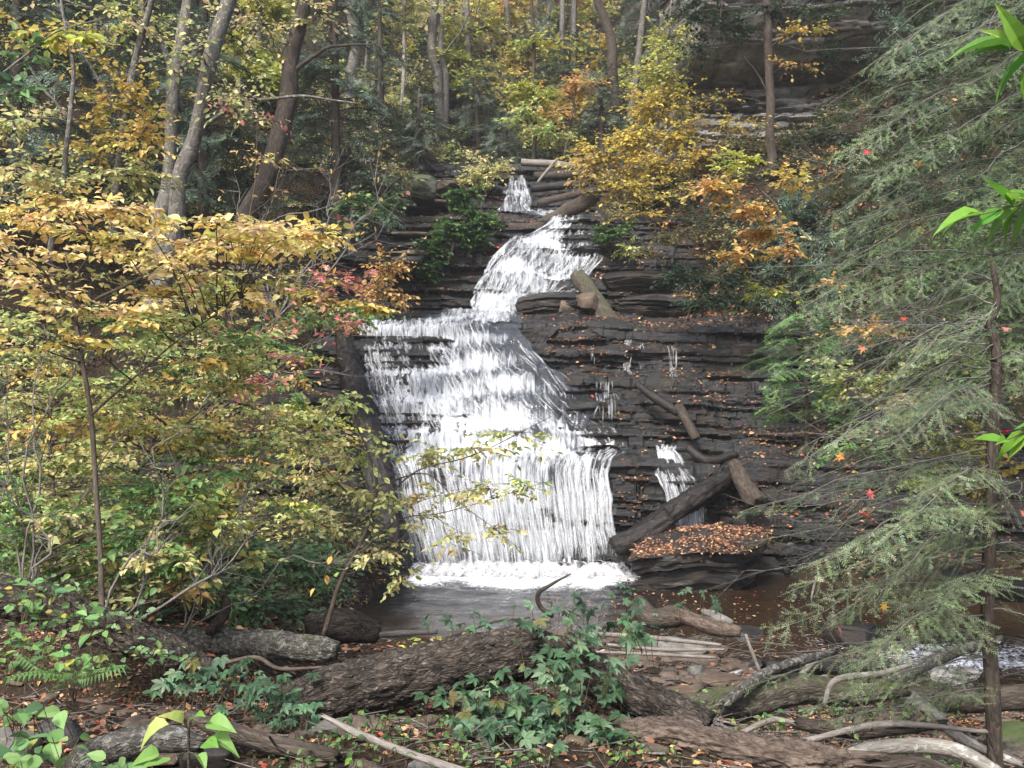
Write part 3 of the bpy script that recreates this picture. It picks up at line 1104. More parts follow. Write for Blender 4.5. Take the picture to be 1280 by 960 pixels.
# pool and stream
wx = axis([(-6, -3, .12), (-3, 7, .05), (7, 16, .12)])
wy = axis([(8.6, 20.6, .06)])
Xw, Yw = np.meshgrid(wx, wy)
q = np.stack([Xw * 1.6, Yw * 2.6, Xw * 0], -1)
rip = fbm(q, 4, 51) * .04 + fbm(q * 4, 2, 52) * .008
dist = 20.15 - Yw
inb = sstep(-2.3, -1.7, Xw) * sstep(2.75, 2.1, Xw)
act = np.exp(-np.maximum(0, dist) * .5) * sstep(-3, -1.6, Xw) * sstep(4.2, 2, Xw)
rap = sstep(2.6, 4.6, Xw) * (sstep(10.0, 11.0, Yw) * sstep(14.2, 12.6, Yw)) * (.6 + .9 * fbm(q * .5, 3, 58))
Zw = rip * (1 + 2.2 * act + 2.5 * rap) + .02 + .22 * inb * np.exp(-np.maximum(0, dist - .2) / .5) * np.maximum(0, .25 + fbm(q * 1.8, 4, 55)) + .03 * inb * np.exp(-np.maximum(0, dist - .4) / 1.2) * fbm(q * 1.3, 3, 56)
foam = inb * np.exp(-np.maximum(0, dist - 1.2 - 1.5 * fbm(np.stack([Xw * .9, Yw * .35, Xw * 0], -1), 3, 57)) * 1.1) * .86 + .2 * act + .42 * rap + .12 * sstep(2.0, 3.5, Xw) * sstep(18, 16, Yw)
brown = sstep(17.5, 14.0, Yw) * .7 + sstep(1.8, 3.0, Xw) * .8
mb = MB()
mb.add(np.stack([Xw, Yw, Zw], -1).reshape(-1, 3), grid_faces(len(wy), len(wx)), np.stack([np.clip(foam, 0, 1), np.clip(brown, 0, 1), foam * 0], -1).reshape(-1, 3))
struct('water', mb, M['pool'])
# splash where the curtain strikes the pool
r = np.random.default_rng(88)
ns, K = 900, 6
sx = -1.82 + 3.95 * r.random(ns)
u = np.linspace(0, 1, K)
vx, vy, hh = .3 * r.standard_normal(ns), .1 + 1.1 * r.random(ns) ** 2, .02 + .3 * r.random(ns) ** 3
px = sx[:, None] + vx[:, None] * u[None]
pyy = 19.95 - .7 * r.random(ns)[:, None] ** 2 + .05 * r.random(ns)[:, None] - vy[:, None] * u[None]
pz = .04 + hh[:, None] * 4 * u[None] * (1 - u[None]) * .8 + .02 * r.random((ns, K))
wd = (.02 + .07 * r.random(ns))[:, None] * np.ones(K)[None]
A = np.stack([px - wd, pyy, pz], -1)
B = np.stack([px + wd, pyy, pz], -1)
V = np.stack([A, (A + B) / 2 + np.array([0, -.01, .01]), B], 2).reshape(-1, 3)
base = np.arange(ns)[:, None, None] * (3 * K)
kk = np.arange(K - 1)[None, :, None] * 3
F = np.concatenate([(base + kk + np.array(q)[None, None]).reshape(-1, 4) for q in ([0, 1, 4, 3], [1, 2, 5, 4])])
tcs = np.stack([np.broadcast_to(np.array([-1., 0, 1])[None, None], (ns, K, 3)), np.broadcast_to(u[None, :, None], (ns, K, 3)), np.broadcast_to(r.random(ns)[:, None, None], (ns, K, 3))], -1).reshape(-1, 3)
mb = MB()
mb.add(V, F, np.full((len(V), 3), .9), tcs)
link('splash', mb, M['strand'], falls)


# ------------------------------------------------------------------ plants
# palettes: linear leaf colour and its share
YEL = [(.78, .58, .17, 5), (.72, .5, .14, 3), (.66, .6, .2, 3), (.74, .47, .25, 2), (.44, .5, .15, 2), (.34, .18, .07, .5)]
PEACH = [(.88, .7, .27, 6), (.86, .6, .38, 4), (.82, .52, .32, 2.2), (.82, .7, .28, 3), (.52, .57, .18, 1.5), (.38, .2, .08, .4)]
OLIVE = [(.6, .6, .25, 5), (.7, .6, .27, 4), (.44, .5, .19, 3.5), (.76, .67, .33, 2.5), (.26, .37, .14, 2), (.54, .37, .17, .8), (.76, .54, .35, 1)]
LIME = [(.48, .58, .21, 4), (.58, .61, .22, 3), (.32, .46, .17, 3.5), (.66, .62, .27, 2), (.52, .37, .15, .6)]
GREEN = [(.15, .28, .09, 5), (.21, .34, .12, 3), (.09, .18, .07, 3), (.26, .32, .08, 1), (.44, .38, .07, .5)]
BLUEG = [(.24, .38, .18, 4), (.16, .28, .12, 3), (.32, .46, .24, 2), (.07, .13, .07, 2)]
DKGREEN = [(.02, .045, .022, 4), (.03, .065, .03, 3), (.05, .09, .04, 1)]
SHINE = [(.06, .13, .035, 4), (.11, .2, .055, 3), (.035, .09, .025, 3), (.18, .27, .06, .8)]
RED = [(.62, .2, .18, 4), (.68, .32, .28, 3), (.7, .4, .28, 2), (.5, .1, .09, 1.5)]
ORANGE = [(.7, .4, .16, 4), (.7, .48, .2, 3), (.56, .3, .12, 2), (.6, .46, .1, 1.5), (.28, .34, .08, 1)]
YBR = [(.68, .52, .1, 5), (.6, .43, .08, 3), (.62, .56, .14, 3), (.44, .44, .1, 1.5), (.5, .3, .07, .8)]
GOLD = [(.58, .43, .1, 5), (.48, .33, .08, 3), (.54, .48, .13, 3), (.32, .34, .07, 2), (.38, .2, .05, .8)]
YELGRN = [(.52, .52, .11, 4), (.38, .44, .1, 3), (.64, .54, .14, 2), (.24, .32, .08, 1)]
FOLIVE = [(.17, .17, .07, 3), (.11, .13, .06, 3), (.24, .2, .07, 2), (.27, .19, .08, .8)]
FGREEN = [(.05, .08, .045, 4), (.075, .105, .055, 3), (.11, .13, .06, 1.5)]
LITTER = [(.25, .115, .06, 4), (.36, .19, .105, 3), (.15, .08, .05, 5), (.46, .3, .18, 2), (.5, .38, .14, .6), (.42, .07, .05, .4), (.09, .055, .04, 3)]


def layers(region, n, r, d, s, pal, seed, **k):
    """many small flat sprays strewn inside a picture-space outline (list of (column, top row, bottom row))"""
    rng = np.random.default_rng(seed)
    reg = np.array(region, float)
    out = []
    for _ in range(n):
        x = reg[0, 0] + (reg[-1, 0] - reg[0, 0]) * rng.random()
        y0, y1 = np.interp(x, reg[:, 0], reg[:, 1]), np.interp(x, reg[:, 0], reg[:, 2])
        y = y0 + (y1 - y0) * rng.random()
        q = .6 + .8 * rng.random()
        out.append(fol((x, y, d[0] + (d[1] - d[0]) * rng.random()), (r[0] * q, r[1] * q), s, pal if not isinstance(pal, tuple) else pal[rng.integers(len(pal))], **k))
    return out


def woody(name, label, cat, stems, clumps, seed, bark, leafmat='leaf', group=None, stem_part='trunk', leaf_part='crown', sides=8, loc=None, extra_wood=None):
    """a tree or shrub. stems: (list of (px,py,d), r0, r1[, rough]); clumps: dicts in picture columns/rows and metres of distance"""
    rng = np.random.default_rng(seed)
    wmb, fmb = MB(), MB()
    pts_all, first = [], None
    for s in stems:
        p = [q if isinstance(q, np.ndarray) else P(*q) for q in s[0]]
        if first is None:
            first = p[0]
        c = tube(wmb, p, np.linspace(s[1], s[2], 6) if len(s) < 4 else np.interp(np.linspace(0, 1, 8), np.linspace(0, 1, len(s[3])), s[3]), sides, n=max(10, len(p) * 6),
                 rough=.12, rfreq=5 / max(s[1], .02) * .06, seed=seed, wob=s[1] * .8)
        pts_all.append(c)
    allp = np.vstack(pts_all) if pts_all else None
    for k in clumps:
        c = P(*k['at'])
        R = R3(k['r'][0], k['r'][1], k['at'][2], k.get('rz'))
        root = None
        if allp is not None and k.get('join', True):
            dd = np.linalg.norm(allp - c, axis=1) + np.maximum(0, allp[:, 2] - c[2]) * 1.2
            root = allp[np.argmin(dd)]
            br = k.get('br', .006)
            m = (root + c) / 2 + np.array([0, 0, .08 * np.linalg.norm(c - root)])
            if np.linalg.norm(root - c) > .05:
                tube(wmb, [root, m, c], [br * 1.8, br], 5, n=6, wob=.02, seed=seed)
        foliage(fmb, wmb, c, R, rng, k.get('nb', 10), k.get('nt', 6), k.get('nl', 7), k.get('tl', .2), k['s'], k['pal'], k.get('t', 'oval'), k.get('tilt', .45), k.get('droop', .25),
                root if k.get('rootmix') else None, k.get('flat', .35), k.get('br', .006), k.get('tw', .0018), k.get('curl', .25), k.get('gap', 0), k.get('zr', .28))
    base = loc if loc is not None else (first if first is not None else P(*clumps[0]['at']))
    t = thing(name, label, cat, base, group)
    if wmb.n:
        link(stem_part, wmb, M[bark], t)
    if fmb.n:
        link(leaf_part, fmb, M[leafmat], t, False)
    return t


def fol(at, r, s, pal, **k):
    k.update(at=at, r=r, s=s, pal=pal)
    return k


def spread(poly_list, **k):
    return [fol(at, r, **{**k, **(kk[0] if kk else {})}) for at, r, *kk in poly_list]


# --- near left: the yellow sapling whose layers cross the picture's left edge
d0 = 6.6
woody('yellow_sapling', 'sapling in the left foreground with flat layers of peach and yellow leaves', 'sapling',
      [([(128, 805, 6.2), (127, 690, 6.3), (112, 520, 6.4), (95, 400, 6.5), (88, 340, 6.6)], .022, .011),
       ([(95, 395, 6.5), (125, 372, 6.5), (180, 345, 6.6), (250, 300, 6.7), (330, 292, 6.8), (395, 296, 6.9)], .014, .004),
       ([(98, 410, 6.5), (70, 365, 6.4), (40, 325, 6.3), (-10, 300, 6.2)], .012, .004),
       ([(90, 350, 6.6), (110, 320, 6.6), (128, 260, 6.7)], .008, .003),
       ([(112, 520, 6.4), (170, 470, 6.4), (230, 420, 6.4), (300, 375, 6.6)], .009, .003)],
      layers([(-30, 262, 330), (120, 252, 335), (220, 262, 330), (330, 280, 312), (405, 285, 308)], 30, (46, 5), (5.7, 7.4), .054, (PEACH, PEACH, YEL), 1, nb=7, nt=3, nl=5, tl=.16, curl=.35, tilt=.62, t='ovate', rz=.32, br=.003, zr=.1, droop=.12, flat=.2)
      + layers([(-30, 330, 440), (150, 330, 430), (260, 330, 400), (340, 330, 360)], 34, (42, 8), (5.8, 7.4), .052, (YEL, PEACH, OLIVE, LIME), 2, nb=5, nt=3, nl=5, tl=.16, curl=.3, tilt=.5, t='ovate', rz=.32, br=.003, zr=.14, droop=.15, flat=.2)
      + [fol((385, 293, 6.9), (30, 6), .055, PEACH, nb=8, nt=4, nl=5, tl=.12, curl=.3, t='ovate', rz=.2, zr=.1, droop=.1), fol((130, 262, 6.6), (40, 6), .058, PEACH, nb=8, nt=4, nl=5, tl=.14, curl=.3, t='ovate', rz=.3, zr=.1, droop=.1)],
      101, 'bark_twig')

woody('drooping_branch', 'thin branch of yellow leaves ending in a pale tip above the red maple leaves', 'branch',
      [([(300, 345, 7.4), (370, 352, 7.5), (430, 370, 7.6), (486, 384, 7.7)], .006, .002)],
      [fol((462, 380, 7.7), (26, 7), .075, YEL, nb=7, nt=3, nl=5, tl=.1, join=False), fol((405, 362, 7.6), (32, 9), .06, YEL, nb=5, nt=3, nl=4, tl=.1, join=False)],
      102, 'bark_twig', leaf_part='leaves', stem_part='stem')

woody('olive_shrub', 'tall tangled shrub of small olive and yellow leaves below the peach layers', 'shrub',
      [([(70, 740, 7.8), (68, 620, 7.9), (62, 480, 8.0), (60, 420, 8.1)], .022, .008),
       ([(210, 690, 8.2), (180, 620, 8.2), (160, 520, 8.2), (190, 420, 8.3)], .02, .006),
       ([(95, 680, 8.0), (200, 560, 8.1), (300, 470, 8.2), (350, 395, 8.3)], .012, .003)],
      layers([(-20, 400, 640), (100, 390, 650), (200, 385, 640), (290, 400, 600), (340, 430, 560)], 104, (40, 10), (7.2, 9.0), .05, (OLIVE, LIME, LIME, OLIVE, YEL, GREEN), 3, nb=6, nt=4, nl=6, tl=.17, t='oval', tilt=.65, curl=.35, rz=.35, br=.003, zr=.18),
      103, 'bark_twig')

woody('leafy_bush', 'bright green undershrub among thin grey stems at the left edge', 'bush',
      [([(62, 790, 6.6), (45, 700, 6.6), (25, 640, 6.6), (5, 560, 6.6)], .016, .005), ([(25, 640, 6.6), (42, 600, 6.6), (70, 520, 6.7)], .007, .002)],
      layers([(-20, 570, 730), (100, 590, 740), (200, 600, 720), (270, 610, 680)], 50, (40, 14), (6.4, 7.8), .055, (GREEN, GREEN, LIME, GREEN, OLIVE), 4, nb=5, nt=4, nl=6, tl=.16, tilt=.55, curl=.25, rz=.35, t='ovate', br=.002),
      104, 'bark_twig')

woody('yellowing_shrub', 'loose shrub of yellow and rusty leaves over the green herbs behind the logs', 'shrub',
      [([(255, 770, 7.4), (265, 690, 7.4), (285, 620, 7.5), (330, 560, 7.6)], .012, .003)],
      [fol((px, py, d), (rx, ry), .07, pal, nb=nb, nt=5, nl=6, tl=.16, tilt=.5, curl=.3, rz=.4) for px, py, d, rx, ry, nb, pal in
       ((275, 640, 7.5, 50, 36, 9, YELGRN), (245, 705, 7.4, 45, 28, 8, GREEN), (215, 735, 7.0, 45, 18, 5, YEL), (300, 700, 7.5, 35, 22, 5, LIME), (320, 600, 7.7, 40, 32, 6, OLIVE))],
      105, 'bark_twig')


# --- green herbs behind the logs
woody('herb_patch', 'low patch of blue green herbs on the bank beside the pool', 'herbs', [],
      [fol((px, py, d), (rx, ry), .06, BLUEG, nb=nb, nt=6, nl=6, tl=.13, tilt=.45, curl=.2, join=False, rz=.4) for px, py, d, rx, ry, nb in
       ((290, 715, 9.0, 50, 30, 16), (350, 705, 9.2, 55, 30, 18), (405, 725, 9.3, 45, 28, 14), (330, 755, 8.6, 70, 20, 16), (390, 765, 8.8, 50, 14, 9), (270, 745, 8.4, 40, 25, 12), (300, 690, 9.4, 60, 20, 12), (380, 690, 9.5, 50, 22, 10))],
      106, 'bark_twig', leaf_part='leaves', stem_part='stems')

# --- sapling that hangs in front of the fall
woody('hanging_sapling', 'slender sapling of small yellow green leaves hanging across the main waterfall', 'sapling',
      [([(404, 795, 7.6), (425, 730, 7.6), (447, 690, 7.6), (466, 640, 7.6), (470, 590, 7.6), (440, 520, 7.6)], .02, .006),
       ([(466, 640, 7.6), (520, 590, 7.5), (590, 570, 7.5), (690, 520, 7.5)], .008, .0025),
       ([(466, 610, 7.6), (530, 592, 7.5), (570, 625, 7.5), (625, 665, 7.4)], .007, .002),
       ([(450, 690, 7.6), (500, 650, 7.5), (560, 640, 7.5), (690, 600, 7.5)], .007, .002),
       ([(440, 520, 7.6), (415, 495, 7.6), (380, 490, 7.6)], .005, .002),
       ([(460, 650, 7.6), (400, 580, 7.7), (330, 545, 7.8)], .007, .002)],
      [fol((px, py, d), (rx, ry), .052, pal, nb=max(3, int(nb * .75)), nt=4, nl=6, tl=.18, t='oval', tilt=.7, droop=.45, curl=.35, rz=.35, br=.0025, zr=.2) for px, py, d, rx, ry, nb, pal in
       ((420, 500, 7.6, 48, 24, 10, LIME), (385, 550, 7.7, 55, 30, 12, OLIVE), (450, 560, 7.6, 45, 30, 12, LIME), (420, 605, 7.6, 50, 28, 13, OLIVE), (480, 615, 7.5, 40, 30, 10, OLIVE),
        (400, 655, 7.6, 45, 25, 9, OLIVE), (470, 690, 7.5, 45, 35, 11, OLIVE), (530, 570, 7.5, 45, 22, 8, OLIVE), (590, 560, 7.5, 42, 20, 8, OLIVE), (650, 540, 7.5, 42, 18, 7, LIME),
        (545, 620, 7.5, 50, 22, 8, OLIVE), (610, 610, 7.4, 50, 20, 8, OLIVE), (660, 610, 7.4, 32, 14, 4, LIME), (560, 670, 7.4, 42, 18, 5, OLIVE), (610, 660, 7.4, 30, 14, 3, OLIVE), (515, 650, 7.5, 32, 18, 4, OLIVE), (340, 540, 7.8, 40, 26, 8, OLIVE), (500, 720, 7.4, 30, 25, 4, OLIVE))],
      107, 'bark_twig')

# --- red maple sapling
woody('red_maple_sapling', 'thin maple sapling with clusters of red and pink leaves left of the main fall', 'sapling',
      [([(285, 560, 10.6), (300, 480, 10.7), (330, 420, 10.8), (380, 370, 11.0), (430, 345, 11.2)], .014, .004), ([(300, 480, 10.7), (345, 445, 10.7), (390, 430, 10.7)], .007, .002)],
      [fol((px, py, d), (rx, ry), .075, RED, nb=nb, nt=3, nl=3, tl=.14, t='maple', tilt=.5, curl=.3, rz=.3, br=.003) for px, py, d, rx, ry, nb in
       ((420, 350, 11.2, 45, 22, 12), (385, 365, 11.0, 36, 14, 7), (342, 415, 10.8, 16, 10, 4), (355, 445, 10.7, 14, 8, 3), (318, 472, 10.7, 20, 8, 4), (305, 490, 10.6, 22, 10, 3), (440, 400, 11.2, 26, 20, 4))],
      108, 'bark_twig', 'leaf')

woody('pink_sapling', 'spindly bare sapling with a few pink leaves in front of the leaning brown trunk', 'sapling',
      [([(300, 330, 12.0), (318, 230, 12.0), (322, 140, 12.0)], .012, .003), ([(310, 270, 12.0), (345, 240, 12.0), (372, 180, 12.1)], .006, .002)],
      [fol((282, 132, 12.0), (22, 12), .07, RED, nb=4, nt=2, nl=2, tl=.15, t='maple', rz=.3), fol((345, 152, 12.0), (26, 12), .07, RED, nb=4, nt=2, nl=2, tl=.15, t='maple', rz=.3),
       fol((330, 195, 12.0), (40, 40), .055, YEL, nb=6, nt=4, nl=4, tl=.25, rz=.4), fol((300, 120, 12.0), (35, 35), .055, OLIVE, nb=5, nt=4, nl=4, tl=.25, rz=.4)],
      109, 'bark_twig')

woody('bank_shrub', 'loose yellow green shrub on the dark ledges left of the leaning black log', 'shrub',
      [([(395, 660, 14.0), (380, 590, 14.0), (370, 500, 14.1), (385, 430, 14.2)], .025, .008), ([(380, 590, 14), (340, 540, 13.9), (320, 470, 13.9)], .014, .005)],
      layers([(280, 440, 600), (340, 410, 640), (420, 470, 660)], 30, (34, 10), (13.2, 14.6), .075, (LIME, OLIVE, GREEN, YELGRN, ORANGE), 21, nb=5, nt=4, nl=6, tl=.28, t='oval', tilt=.65, curl=.3, rz=.5, br=.004, zr=.2), 134, 'bark_twig')
woody('ledge_shrub', 'small rusty and green shrubs on the ledge above the left rim of the fall', 'shrub',
      [([(400, 425, 19.0), (405, 390, 19.0), (400, 350, 19.0)], .025, .008)],
      layers([(360, 350, 410), (410, 340, 410), (455, 360, 400)], 14, (26, 8), (18.6, 19.6), .085, (FGREEN, GREEN, ORANGE, OLIVE), 22, nb=6, nt=5, nl=6, tl=.3, t='oval', tilt=.6, rz=.5, br=.005), 135, 'bark_twig')
# --- bare, twiggy shrub left of the steps
rngb = np.random.default_rng(5)


def bare_shrub(name, label, base, tips, r0, seed, leafpal=None, cat='shrub'):
    rng = np.random.default_rng(seed)
    wmb, fmb = MB(), MB()
    for tip in tips:
        a, b = P(*base), P(*tip)
        m = (a + b) / 2 + rng.standard_normal(3) * .1 * np.linalg.norm(b - a) + UP * .1 * np.linalg.norm(b - a)
        c = tube(wmb, [a, m, b], [r0, r0 * .25], 5, n=14, wob=.12, seed=int(rng.integers(99)))
        n = 16
        i = rng.integers(4, 14, n)
        A = c[i]
        ln = .22 * np.linalg.norm(b - a)
        D = nrm(nrm(b - a)[None] + rng.standard_normal((n, 3)) * .7)
        B = A + D * ln * (.3 + rng.random((n, 1)))
        prisms(wmb, A, B, r0 * .35, r0 * .12)
        A2 = np.repeat(A + (B - A) * .5, 2, 0)
        B2 = A2 + nrm(np.repeat(D, 2, 0) + rng.standard_normal((2 * n, 3)) * .7) * ln * .4
        prisms(wmb, A2, B2, r0 * .18, r0 * .08)
        if leafpal:
            m2 = 10
            leaves(fmb, B2[:m2] + 0, rng.standard_normal((m2, 3)) - UP * .4, nrm(UP + rng.standard_normal((m2, 3)) * .5), .07, pick(rng, leafpal, m2), 'oval', .3)
    t = thing(name, label, cat, P(*base))
    link('stems', wmb, M['bark_twig_grey'], t)
    if fmb.n:
        link('leaves', fmb, M['leaf'], t, False)
    return t


bare_shrub('bare_shrub', 'nearly leafless grey twiggy shrub in the dark below the leaning trunk', (345, 400, 11.5), [(300, 240, 11.5), (350, 210, 11.4), (430, 250, 11.2), (470, 290, 11.0), (400, 210, 11.6), (470, 215, 11.4), (270, 300, 11.5)], .014, 5, ORANGE)
bare_shrub('arching_stem', 'bare pale stems arching over the lower left shrubs towards the pool', (100, 810, 6.0), [(190, 560, 6.0), (300, 650, 6.2), (0, 600, 5.9), (235, 640, 6.1)], .011, 6)
bare_shrub('twig_tangle', 'tangle of pale bare twigs below the red maple leaves', (265, 520, 9.8), [(400, 380, 10.2), (380, 440, 10.0), (440, 400, 10.4), (350, 470, 9.9), (290, 400, 9.8)], .008, 8, RED)

bare_shrub('bare_sapling', 'thin leafless grey stems rising through the olive shrub at left', (30, 780, 6.4), [(10, 480, 6.6), (110, 430, 6.7), (70, 380, 6.8), (180, 520, 6.5)], .009, 9)
bare_shrub('bare_sapling', 'slanting bare stems crossing the shrubs above the grey lichened log', (230, 790, 7.0), [(420, 540, 7.4), (330, 520, 7.2), (180, 480, 7.0), (470, 700, 7.2), (300, 640, 7.0)], .008, 10, YEL)
bare_shrub('bare_sapling', 'long pale bare twigs reaching right over the dark hollow below the bare shrub', (215, 560, 9.4), [(440, 470, 9.8), (470, 300, 10.2), (350, 330, 10.0), (250, 360, 9.6)], .009, 11, RED)

# --- upper left trees
woody('twin_trunk_tree', 'grey tree forking low into two pale trunks at upper left', 'tree',
      [([(188, 400, 17.0), (200, 340, 17.0), (212, 270, 17.0), (226, 150, 17.0), (240, 0, 17.0), (250, -120, 17.0)], .3, .11, [.24, .175, .14, .115, .1, .09, .085]),
       ([(200, 345, 17.0), (222, 270, 16.9), (250, 160, 16.8), (288, 10, 16.7), (312, -120, 16.6)], .22, .12, [.17, .135, .125, .115, .11, .1]),
       ([(228, 140, 17), (205, 60, 16.8), (180, 10, 16.5), (165, -60, 16.4)], .05, .02), ([(250, 160, 16.8), (300, 130, 16.5), (380, 120, 16.2), (450, 130, 16)], .04, .01)],
      [fol((px, py, d), (rx, ry), .1, pal, nb=nb, nt=5, nl=5, tl=.4, tilt=.6, rz=.8, br=.012, tw=.004) for px, py, d, rx, ry, nb, pal in
       ((170, 40, 16.3, 70, 50, 6, YELGRN), (250, 60, 16.2, 60, 60, 9, OLIVE), (300, 110, 16.0, 60, 40, 8, OLIVE), (120, 10, 16.4, 70, 40, 5, OLIVE))],
      110, 'bark_grey', sides=16)
woody('leaning_tree', 'brown trunk leaning right behind the twin grey trunks', 'tree',
      [([(308, 300, 19.0), (318, 262, 19.0), (345, 180, 19.0), (366, 90, 19.0), (382, 0, 19.0), (398, -120, 19.0)], .3, .15, [.3, .21, .175, .155, .145, .14]),
       ([(366, 90, 19), (410, 60, 18.7), (470, 55, 18.3)], .05, .012)],
      [fol((400, 20, 18.8), (50, 35), .11, OLIVE, nb=8, nt=5, nl=5, tl=.45, rz=.7, br=.012, tw=.004), fol((330, 30, 18.6), (50, 45), .11, OLIVE, nb=8, nt=5, nl=5, tl=.45, rz=.7, br=.012, tw=.004)],
      111, 'bark_brown', sides=14)
woody('gold_sapling', 'thin grey sapling with drifts of small golden leaves left of the twin trunks', 'sapling',
      [([(140, 300, 13.0), (148, 220, 13.0), (154, 150, 13.0), (166, 70, 13.0), (188, 0, 13.0), (200, -60, 13)], .07, .03), ([(155, 150, 13), (110, 80, 12.9), (70, 0, 12.8)], .03, .01), ([(150, 200, 13), (190, 150, 12.8), (215, 110, 12.7)], .02, .006)],
      [fol((px, py, d), (rx, ry), .085, pal, nb=nb, nt=6, nl=6, tl=.3, tilt=.55, rz=.7, br=.006, tw=.0025) for px, py, d, rx, ry, nb, pal in
       ((165, 125, 12.8, 50, 28, 11, GOLD), (120, 175, 12.9, 60, 26, 9, GOLD), (180, 170, 12.7, 45, 26, 11, YEL), (110, 70, 12.9, 60, 32, 5, GOLD), (90, 225, 12.8, 70, 26, 11, OLIVE), (160, 215, 12.7, 55, 20, 10, OLIVE), (150, 20, 12.9, 60, 30, 5, OLIVE))],
      112, 'bark_grey')
woody('amber_sapling', 'thin sapling of amber leaves at the far upper left edge', 'sapling',
      [([(60, 330, 12.0), (84, 190, 12.0), (88, 80, 12.0), (70, -40, 12.0)], .04, .015), ([(86, 150, 12), (40, 90, 11.9), (10, 20, 11.8)], .02, .006)],
      [fol((px, py, d), (rx, ry), .08, pal, nb=nb, nt=6, nl=6, tl=.3, tilt=.55, rz=.6, br=.005, tw=.0022) for px, py, d, rx, ry, nb, pal in
       ((30, 40, 11.8, 60, 40, 5, GOLD), (40, 215, 11.9, 60, 28, 12, OLIVE), (30, 150, 11.9, 40, 24, 6, OLIVE), (75, 250, 11.8, 60, 18, 8, YEL))],
      113, 'bark_grey')
woody('green_bough', 'pale green broad leaved bough reaching in at the upper left edge', 'bough',
      [([(-60, 130, 5.2), (0, 95, 5.2), (40, 62, 5.3), (70, 40, 5.3), (132, 22, 5.4)], .008, .003), ([(-50, 140, 5.2), (0, 118, 5.2), (45, 122, 5.3)], .006, .002)],
      [fol((85, 40, 5.35), (48, 14), .065, YELGRN, nb=8, nt=2, nl=5, tl=.1, rz=.15, br=.002, join=False), fol((40, 68, 5.3), (22, 16), .06, BLUEG, nb=5, nt=2, nl=4, tl=.1, rz=.1, br=.002, join=False), fol((15, 112, 5.2), (32, 11), .06, BLUEG, nb=7, nt=2, nl=5, tl=.1, rz=.12, br=.002, join=False)],
      114, 'bark_twig_grey', leaf_part='leaves', stem_part='stem')

# --- around the upper fall
woody('golden_birch', 'tall golden leaved tree leaning over the upper fall beside the cliff', 'tree',
      [([(800, 330, 27.5), (815, 260, 28.0), (822, 170, 28.5), (835, 60, 29.0), (842, -30, 29)], .07, .03), ([(815, 260, 28), (790, 210, 28), (760, 190, 28)], .03, .01), ([(812, 290, 28), (850, 240, 28), (875, 205, 28)], .03, .01), ([(790, 330, 27.5), (778, 270, 27.6), (765, 220, 27.8)], .04, .012)],
      [fol((px, py, d), (rx, ry), .125, pal, nb=nb, nt=7, nl=6, tl=.55, t='oval', tilt=.6, rz=.9, br=.012, tw=.005, gap=.15) for px, py, d, rx, ry, nb, pal in
       ((838, 45, 29, 24, 30, 15, YELGRN), (826, 90, 28.8, 32, 26, 20, YELGRN), (815, 130, 28.6, 36, 26, 24, YBR), (850, 120, 28.7, 22, 24, 12, YBR), (795, 170, 28.4, 42, 22, 26, YBR), (845, 170, 28.6, 30, 22, 16, YBR), (760, 195, 28.1, 48, 18, 24, YBR), (820, 205, 28.1, 46, 22, 26, YBR), (872, 200, 28, 28, 16, 12, GOLD),
        (780, 232, 27.9, 46, 20, 20, YBR), (835, 245, 27.9, 38, 20, 14, GOLD), (795, 268, 27.6, 34, 18, 9, GOLD), (738, 212, 28, 26, 14, 10, YEL))],
      115, 'bark_grey')
woody('orange_maple', 'small orange leaved tree right of the thin dark stem above the upper fall', 'tree',
      [([(705, 200, 36.5), (715, 140, 36.5), (722, 95, 36.5)], .06, .02)],
      [fol((730, 106, 36.4), (30, 9), .17, ORANGE, nb=14, nt=6, nl=6, tl=.5, rz=1, br=.014, tw=.005), fol((693, 140, 36.2), (18, 12), .16, ORANGE, nb=8, nt=6, nl=6, tl=.45, rz=.8, br=.014, tw=.005), fol((700, 120, 36.4), (22, 9), .16, ORANGE, nb=8, nt=5, nl=6, tl=.45, rz=.8, br=.014, tw=.005)],
      116, 'bark_grey')
woody('thin_dark_tree', 'slim dark straight stem with pale green layers above the upper cascade', 'tree',
      [([(667, 215, 35), (668, 120, 35), (665, 0, 35), (664, -60, 35)], .075, .05)],
      [fol((650, 112, 34.8), (22, 10), .17, YELGRN, nb=9, nt=6, nl=6, tl=.5, rz=.8, br=.012, tw=.005), fol((680, 122, 34.8), (20, 12), .17, YELGRN, nb=8, nt=6, nl=6, tl=.5, rz=.8, br=.012, tw=.005), fol((655, 142, 34.6), (24, 12), .16, LIME, nb=9, nt=6, nl=6, tl=.5, rz=.8, br=.012, tw=.005),
       fol((690, 165, 34.5), (32, 14), .16, LIME, nb=9, nt=6, nl=6, tl=.5, rz=.8, br=.012, tw=.005), fol((675, 48, 35), (30, 8), .18, YELGRN, nb=6, nt=6, nl=6, tl=.5, rz=.8, br=.012, tw=.005)],
      117, 'bark_brown')
woody('yellow_tree', 'pale yellow leaved tree beside the pair of grey trunks at top centre', 'tree',
      [([(568, 190, 41), (572, 110, 41), (576, 30, 41), (578, -40, 41)], .07, .03)],
      [fol((px, py, 40.6), (rx, ry), .2, YELGRN, nb=nb, nt=6, nl=6, tl=.6, rz=1.2, br=.016, tw=.006) for px, py, rx, ry, nb in ((575, 75, 24, 20, 14), (588, 100, 20, 14, 10), (560, 40, 26, 18, 10), (575, 115, 26, 10, 8))],
      118, 'bark_pale')
